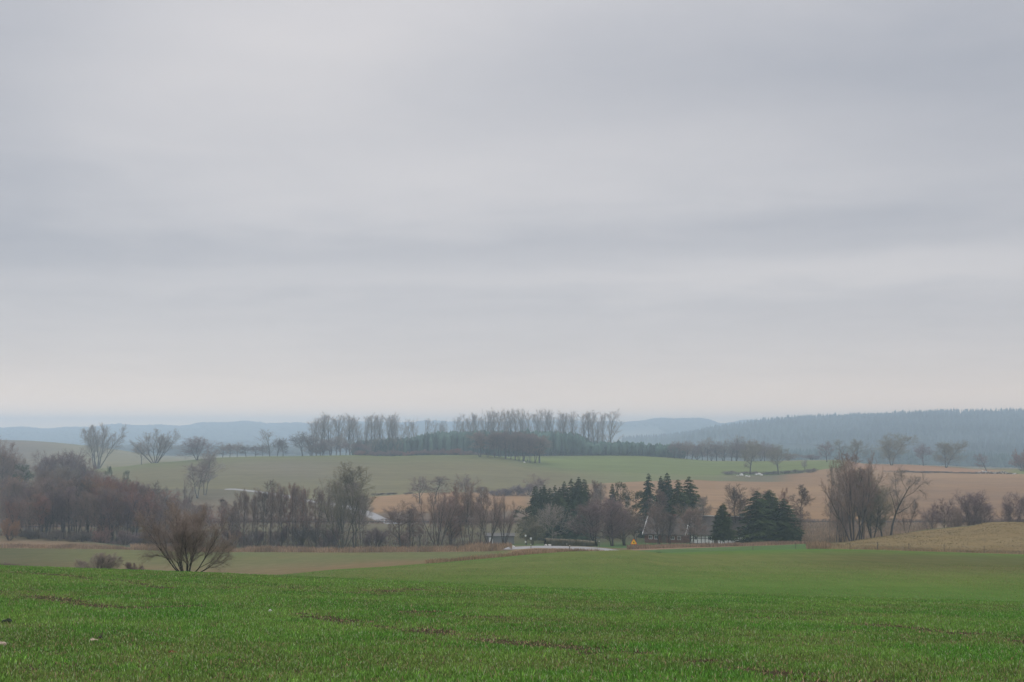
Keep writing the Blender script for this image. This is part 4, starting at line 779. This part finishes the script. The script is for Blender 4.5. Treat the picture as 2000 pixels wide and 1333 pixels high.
# long dark rail across the valley floor
def rail():
    r = empty('guard_rail', (0, 0, 0)); tag(r, 'long low dark guard rail running across the whole valley floor', 'guard rail')
    us = np.linspace(-60, 2060, 240); Yl, Zl = lines_at(ray(us, 1022)[0]); yy = Yl[LN['railline']] - .5; xx = ray(us, 1022)[0] * yy; zz = np.convolve(np.pad(ground(xx, yy), 5, 'edge'), np.ones(11) / 11, 'valid')
    m = MB(); V = []
    for x, y, z in zip(xx, yy, zz): V += [(x, y, z + .55), (x, y, z + .80), (x, y + .08, z + .80), (x, y + .08, z + .55)]
    F = [(i * 4 + a, i * 4 + b, i * 4 + 4 + b, i * 4 + 4 + a) for i in range(len(us) - 1) for a, b in ((0, 1), (1, 2), (2, 3), (3, 0))]; m.add(V, F).build('rail', M['darkmetal'], r)
    pm = MB().box(-.07, .07, .082, .20, -.5, .78).mesh('post', M['darkmetal'])
    for i in range(0, 240, 3):
        if 600 < us[i] < 650 or not (650 < us[i] < 1000 or us[i] > 1560 or us[i] < 250): continue
        o = link('post', pm, r); o.location = (xx[i], yy[i], zz[i])
rail()
# bird nest
t = bpy.data.objects['bare_shrub']; x, y, z = spot(434, 400); zc = y * ray(434, 978)[1]; b = MB(); gg = np.random.default_rng(3)
for k in range(70):
    c = gg.normal(0, 1, 3) * (.28, .28, .16); d = gg.normal(0, 1, 3) * (.4, .4, .12); b.tube([c - d / 2, c + d / 2], [.04, .03], 3)
o = tag(b.build('bird_nest', M['nest']), 'dark stick nest high in the slim tree behind the near shrub', 'nest'); o.location = (x, y, zc)
# boulders, brush heap
def stone(name, x, y, z, s, col, label, cat, group, seed, flat=.7, rot=0):
    g = np.random.default_rng(seed); n, m = 9, 12; ph = g.uniform(0, 6, 6); V = []
    for i in range(n + 1):
        th = math.pi * i / n
        for j in range(m):
            a = 2 * math.pi * j / m; r = 1 + .18 * math.sin(2 * a + ph[0] + th) + .12 * math.sin(3 * a + ph[1]) + .10 * math.sin(3 * th + ph[2]); r *= 1 + g.uniform(-.04, .04) * (0 < i < n)
            V.append((r * math.sin(th) * math.cos(a), r * math.sin(th) * math.sin(a) * .8, r * math.cos(th) * flat))
    F = [(i * m + j, (i + 1) * m + j, (i + 1) * m + (j + 1) % m, i * m + (j + 1) % m) for i in range(n) for j in range(m)]
    o = MB().add(V, F).build(name, M['stone']); o.location = (x, y, z); o.scale = (s, s, s); o.rotation_euler = (0, 0, rot); o.color = (*col, 1); return tag(o, label, cat, group)
for i, (u, v, s, t) in enumerate(((1440.5, 929, .55, 'smallest white boulder, leftmost on the field edge'), (1448.5, 928, 1.0, 'second white boulder from the left, upright on the field edge'), (1458, 930.5, .75, 'low flat white boulder under the yellowish tree'), (1463.5, 931, .6, 'small low white boulder right of the flat one'), (1477, 927, .7, 'pale leaning boulder at the left of the right-hand heap'), (1482.5, 927, 1.15, 'largest white boulder on the field edge, in the right-hand heap'), (1487, 928, .8, 'rightmost white boulder on the field edge'))):
    x, y, z = hit(u, v + 1, 770, 830); stone('white_boulder', x, y, z + s * .3, s, (.80, .79, .76), t, 'boulder', 'white boulders on the field edge', 40 + i)
heap = empty('branch_heap', spot(1950, 832)); tag(heap, 'long heap of cut branches and pale logs at the edge of the tan field', 'branch heap'); hx, hy, hz_ = heap.location; b = MB(); l = MB(); gg = np.random.default_rng(9)
for k in range(420):
    uu = gg.uniform(1900, 1985); x, y, z = spot(uu, 832 + gg.uniform(-1.5, 1.5)); hgt = .3 + 1.3 * math.exp(-((uu - 1925) / 14) ** 2) + 1.1 * math.exp(-((uu - 1960) / 13) ** 2); c = np.array((x - hx, y - hy, z - hz_ + gg.uniform(.1, hgt))); d = gg.normal(0, 1, 3) * (1.0, .6, .4)
    (l if k % 9 == 0 else b).tube([c - d / 2, c + d / 2], [.16, .12] if k % 9 == 0 else [.09, .04], 4)
b.build('branches', M['nest'], heap); l.build('logs', M['trim'], heap)
x, y, z = spot(1037, 858); stone('white_boulder', *hit(1024, 904, 855, 900), .6, (.8, .79, .76), 'single white stone at the foot of the alders on the green hill', 'boulder', None, 71)
for i, (u, y, s, t) in enumerate(((1066, 290, .35, 'pale stone left of the hedge foot by the road'), (1073.5, 289, .35, 'pale stone touching the hedge foot by the road'), (1002, 292, .42, 'pale stone where the road passes behind the bare clump'))):
    x, y, z = spot(u, y); stone('roadside_stone', x, y, z + .1, s, (.6, .58, .54), t, 'stone', 'pale stones by the road', 80 + i)
# wooden water tank / shed glimpsed behind the clump
x, y, z = spot(948, 372); r = empty('garden_shed', (x, y, z)); tag(r, 'grey little shed glimpsed between the stems of the bare clump', 'shed'); MB().box(0, 7.5, 0, 3, -.3, 2.0).build('wall', M['metal'], r)
MB().add([(-.2, -.2, 2.01), (7.7, -.2, 2.01), (7.7, 3.2, 2.6), (-.2, 3.2, 2.6), (-.2, -.2, 2.13), (7.7, -.2, 2.13), (7.7, 3.2, 2.72), (-.2, 3.2, 2.72)], [(0, 3, 2, 1), (4, 5, 6, 7), (0, 1, 5, 4), (1, 2, 6, 5), (2, 3, 7, 6), (3, 0, 4, 7)]).build('roof', M['darkmetal'], r); MB().box(1.0, 1.9, -.04, 0, 0, 1.8).build('door', M['trim'], r)

# ------------------------------------------------------------------ blades: crop, reeds, straw
def blades(name, x, y, h, w, lean, col, mat, parent=None, seed=1, lie=0):
    g = np.random.default_rng(seed); n = len(x); z = ground_fast(x, y); a = g.uniform(0, 2 * math.pi, n); b = g.uniform(-1, 1, n) * .8      # b: which way the flat side faces
    wx, wy = np.cos(b) * w / 2, np.sin(b) * w / 2; lx, ly = np.cos(a) * lean * h, np.sin(a) * lean * h; hz = h * np.sqrt(np.clip(1 - lean ** 2 * .6, .05, 1))
    V = np.empty((n, 5, 3), np.float32); zb = z - .01 + lie
    V[:, 0] = np.stack([x - wx, y - wy, zb], -1); V[:, 1] = np.stack([x + wx, y + wy, zb], -1)
    V[:, 2] = np.stack([x + wx * .8 + lx * .35, y + wy * .8 + ly * .35, zb + hz * .62], -1); V[:, 3] = np.stack([x - wx * .8 + lx * .35, y - wy * .8 + ly * .35, zb + hz * .62], -1); V[:, 4] = np.stack([x + lx, y + ly, zb + hz], -1)
    k = np.arange(n)[:, None] * 5; Q = k + np.array([[0, 1, 2, 3]]); T = k + np.array([[3, 2, 4]]); return link(name, mesh_np(name, V.reshape(-1, 3), [Q, T], mat, np.repeat(col, 5, 0)), parent)
def ground_fast(x, y):
    o = np.empty(len(x))
    for i in range(0, len(x), 40000): o[i:i + 40000] = ground(x[i:i + 40000], y[i:i + 40000])
    return o
TRACKS = [[(-40, 1158), (120, 1172), (230, 1190), (380, 1186), (520, 1196), (620, 1208), (740, 1224), (860, 1236), (960, 1244)], [(40, 1120), (120, 1124), (200, 1133), (320, 1150), (460, 1146)], [(960, 1254), (1060, 1264), (1160, 1271), (1260, 1284), (1400, 1302), (1560, 1322), (1700, 1345)], [(560, 1150), (700, 1160), (850, 1150), (1010, 1158)], [(800, 1196), (900, 1198), (960, 1206)], [(1480, 1208), (1600, 1214), (1730, 1224), (1860, 1236), (1990, 1256)]]
TRK = []
for tr_ in TRACKS:
    pts = [hit(u, v, 14, 70)[:2] for u, v in tr_]; TRK.append(np.array(pts))
def bare_mask(x, y):
    m = vnoise(x * .35 + y * .10, y, 2.2, 1) * .55 + vnoise(x * .6, y * 1.2, .9, 2) * .30 + vnoise(x, y, .3, 3) * .25
    m = smooth01(m, .70, .86) * .7 * smooth01(y, 16, 34)
    for k, P_ in enumerate(TRK):
        best = np.full(len(x), 1e9)
        for (ax, ay), (bx, by) in zip(P_[:-1], P_[1:]):
            dx, dy = bx - ax, by - ay; t = np.clip(((x - ax) * dx + (y - ay) * dy) / (dx * dx + dy * dy), 0, 1); best = np.minimum(best, np.hypot(x - ax - t * dx, y - ay - t * dy))
        wd = .22 + .85 * vnoise(x, y, 1.6, 5 + k); m = np.maximum(m, smooth01(best, wd * 1.5, wd * .35) * smooth01(vnoise(x, y, .8, 30 + k) * .7 + vnoise(x, y, 2.5, 50 + k) * .5, .30, .60))
    return m
def crop():
    g = np.random.default_rng(77); n = 900000; y = 15 + (69 - 15) * g.random(n) ** .85; s = g.uniform(-.40, .40, n); x = s * (y + 1)
    # drilled rows, about 12 cm apart, running up the slope and away
    ca, sa = math.cos(.42), math.sin(.42); rx = x * ca + y * sa; ry = -x * sa + y * ca; rx = np.round(rx / .125) * .125 + g.normal(0, .03, n); x = rx * ca - ry * sa; y = rx * sa + ry * ca
    m = bare_mask(x, y); thin = smooth01(vnoise(x * .6 + y * .2, y, 3.5, 21) * .5 + vnoise(x, y, .9, 22) * .35 + vnoise(x, y, .28, 23) * .3, .48, .82); keep = g.random(n) > np.maximum(m * .88, thin * .42 * smooth01(y, 14, 40)) + .02; x, y, m, thin = x[keep], y[keep], m[keep], thin[keep]; n = len(x)
    tuft = vnoise(x, y, .22, 24); h = g.uniform(.045, .10, n) * (1 - .35 * m) * (1 - .25 * thin) * (.55 + .9 * tuft); w = g.uniform(.006, .012, n) * (1.25 + y / 55)
    k = smooth01(vnoise(x, y, 2.8, 12) * .6 + vnoise(x, y, .7, 13) * .4, .25, .75)[:, None]; c = np.array((.086, .232, .024)) * (1 - k) + np.array((.155, .285, .046)) * k; c = c * (1 - thin[:, None] * .35) + np.array((.15, .14, .05)) * thin[:, None] * .35
    c = c * np.exp(g.normal(0, .35, (n, 1))); d = g.random(n) < .05 + .15 * m + .08 * thin; c[d] = np.array((.34, .27, .13)) * g.uniform(.4, 1.3, (d.sum(), 1))
    l = g.random(n) < .06; c[l] = np.array((.36, .46, .22))
    tag(blades('grass', x, y, h, w, g.uniform(.05, .75, n), c, M['blade'], seed=3), kind='stuff')
    n = 90000; y = 15 + 52 * g.random(n) ** .9; x = g.uniform(-.40, .40, n) * (y + 1); m = bare_mask(x, y); keep = g.random(n) < .06 + m * .85; x, y = x[keep], y[keep]; n = len(x)
    c = np.array((.26, .18, .10)) * g.uniform(.3, 1.4, (n, 1)) * 1.25 * np.where(g.random(n) < .4, .35, 1)[:, None]
    tag(blades('straw_litter', x, y, g.uniform(.02, .09, n), g.uniform(.006, .016, n) * (1 + y / 60), g.uniform(.7, 1.25, n), c, M['straw'], seed=5, lie=.005), kind='stuff')
    # the same crop goes on beyond the crest, seen only as a fine nap
    n = 120000; y = 80 + 95 * g.random(n); x = g.uniform(-.42, .42, n) * y; k = vnoise(x * .5, y, 5, 31) * .6 + vnoise(x, y, 1.4, 32) * .4; keep = g.random(n) < .25 + .9 * smooth01(k, .3, .6); Yl, _ = lines_at(np.linspace(-.5, .5, 200)); keep &= y < np.interp(x / y, np.linspace(-.5, .5, 200), Yl[LN['midedge']]) - 1; x, y, k = x[keep], y[keep], k[keep]; n = len(x)
    c = np.array((.110, .200, .038)) * np.exp(g.normal(0, .3, (n, 1))); d = g.random(n) < .15 + .35 * smooth01(k, .55, .3) + .25 * smooth01(x, 10, 50); c[d] = np.array((.26, .20, .11)) * g.uniform(.5, 1.2, (d.sum(), 1))
    tag(blades('grass', x, y, g.uniform(.04, .09, n), g.uniform(.014, .03, n), g.uniform(.05, .8, n), c, M['blade'], seed=6), kind='stuff')
crop()
def reeds(name, us, line_a, line_b, n, hgt, col, seed, off=(0, 1), wid=.06):
    g = np.random.default_rng(seed); u = g.uniform(us[0], us[1], n); s = ray(u, 1070)[0]; Y, _ = lines_at(s); a, b = Y[LN[line_a]], Y[LN[line_b]]; t = g.uniform(off[0], off[1], n); y = a + (b - a) * t; x = s * y
    k = vnoise(x, y, 2.5, seed + 1) * .7 + vnoise(x, y, .8, seed + 2) * .5; keep = g.random(n) < k; x, y, k = x[keep], y[keep], k[keep]; n = len(x)
    c = np.array(col) * g.uniform(.6, 1.35, (n, 1)) * (.75 + .5 * vnoise(x, y, 4, seed + 3)[:, None])
    return tag(blades(name, x, y, hgt * g.uniform(.4, 1.1, n) * (.4 + .9 * k), np.full(n, wid) * g.uniform(.6, 1.3, n), g.uniform(.05, .55, n), c, M['straw'], seed=seed), kind='stuff')
REED = (.30, .205, .125)
reeds('dry_reeds', (255, 1000), 'fieldtop', 'verge', 26000, 1.3, REED, 61, (-.05, .9), .07)
reeds('dry_reeds', (-40, 300), 'fieldtop', 'verge', 9000, .9, REED, 62, (-.02, .2), .07)
reeds('dry_reeds', (1225, 1600), 'fieldtop', 'verge', 16000, .75, (.27, .19, .125), 63, (.25, 1.0), .06)
reeds('dry_grass', (830, 1225), 'midedge', 'valley', 6000, .55, REED, 64, (-.1, .25), .05)
reeds('dry_grass', (1000, 1170), 'valley', 'fieldtop', 6000, .3, REED, 65, (.1, .8), .05)
reeds('dry_grass', (1596, 2050), 'midedge', 'fieldtop', 9000, .45, (.27, .20, .11), 66, (.0, 1.0), .045)
reeds('dry_grass', (1600, 2050), 'fieldtop', 'verge', 22000, .14, (.20, .165, .082), 67, (.0, 1.0), .07)
reeds('dry_reeds', (1430, 1830), 'woodfloor', 'railline', 30000, 1.3, (.25, .175, .11), 68, (.0, 1.0), .09)
reeds('undergrowth', (-40, 960), 'verge', 'floor2', 26000, .95, (.15, .105, .085), 69, (.1, .9), .09)
reeds('dry_grass', (1575, 1622), 'midedge', 'valley', 1600, 1.1, REED, 70, (.4, 2.2), .06)
reeds('dry_grass', (-40, 2050), 'railline', 'lowfield', 30000, .8, (.20, .14, .10), 71, (.0, .35), .12)
# things lying in the near field
def clod(u, v, s, col, label, cat, name, seed, **k):
    x, y, z = hit(u, v, 14, 60); return stone(name, x, y, z + s * .35, s, col, label, cat, None, seed, **k)
clod(3, 1264, .085, (.45, .36, .28), 'pale brown stone at the left edge of the near field', 'stone', 'field_stone', 91, flat=.6, rot=.5)
clod(182, 1254, .085, (.40, .31, .23), 'pale flat stone beside a dark upright stick in the near grass', 'stone', 'field_stone', 92, flat=.3)
clod(336, 1277, .05, (.16, .05, .025), 'small red-brown dead leaf clump low in the near grass', 'leaf', 'dead_leaf', 93, flat=.5)
clod(685, 1293, .04, (.16, .05, .025), 'small red-brown dead leaf clump right of centre-left, low in the grass', 'leaf', 'dead_leaf', 94, flat=.5)
clod(528, 1196, .06, (.75, .74, .70), 'tiny white stone in the bare streak of the near field', 'stone', 'field_stone', 95)
clod(14, 1218, .10, (.03, .04, .02), 'dark clod of soil and leaves near the left edge of the grass', 'clod', 'soil_clod', 96, flat=.6)
clod(196, 1249, .055, (.05, .045, .03), 'dark soil clod at the foot of the upright stick', 'clod', 'soil_clod', 97, flat=.8)
x, y, z = hit(195, 1250, 14, 60); o = tag(MB().tube([(0, 0, -.02), (.03, 0, .07), (.045, .01, .15), (.06, 0, .19)], [.008, .007, .005, .002], 5).tube([(.03, 0, .07), (-.03, .01, .12)], [.004, .002], 4).build('dead_stick', M['nest']), 'short dark stick standing up in the near grass at the left', 'stick'); o.location = (x, y, z)
# ------------------------------------------------------------------ haze
def haze_box():
    x, y0, y1, z0, z1 = 21000, -75, 6600, -66, 54
    me = MB().box(-x, x, y0, y1, z0, z1)
    mt = bpy.data.materials.new('haze'); mt.use_nodes = True; N = mt.node_tree.nodes; N.clear()
    pv = N.new('ShaderNodeVolumePrincipled'); pv.inputs['Color'].default_value = HAZE_COLOR; pv.inputs['Density'].default_value = HAZE_DENSITY
    pv.inputs['Anisotropy'].default_value = 0.6
    out = N.new('ShaderNodeOutputMaterial'); mt.node_tree.links.new(pv.outputs[0], out.inputs['Volume'])
    tag(me.build('haze', mt), kind='stuff')
HAZE_COLOR = (.66, .84, 1.0, 1)
haze_box()
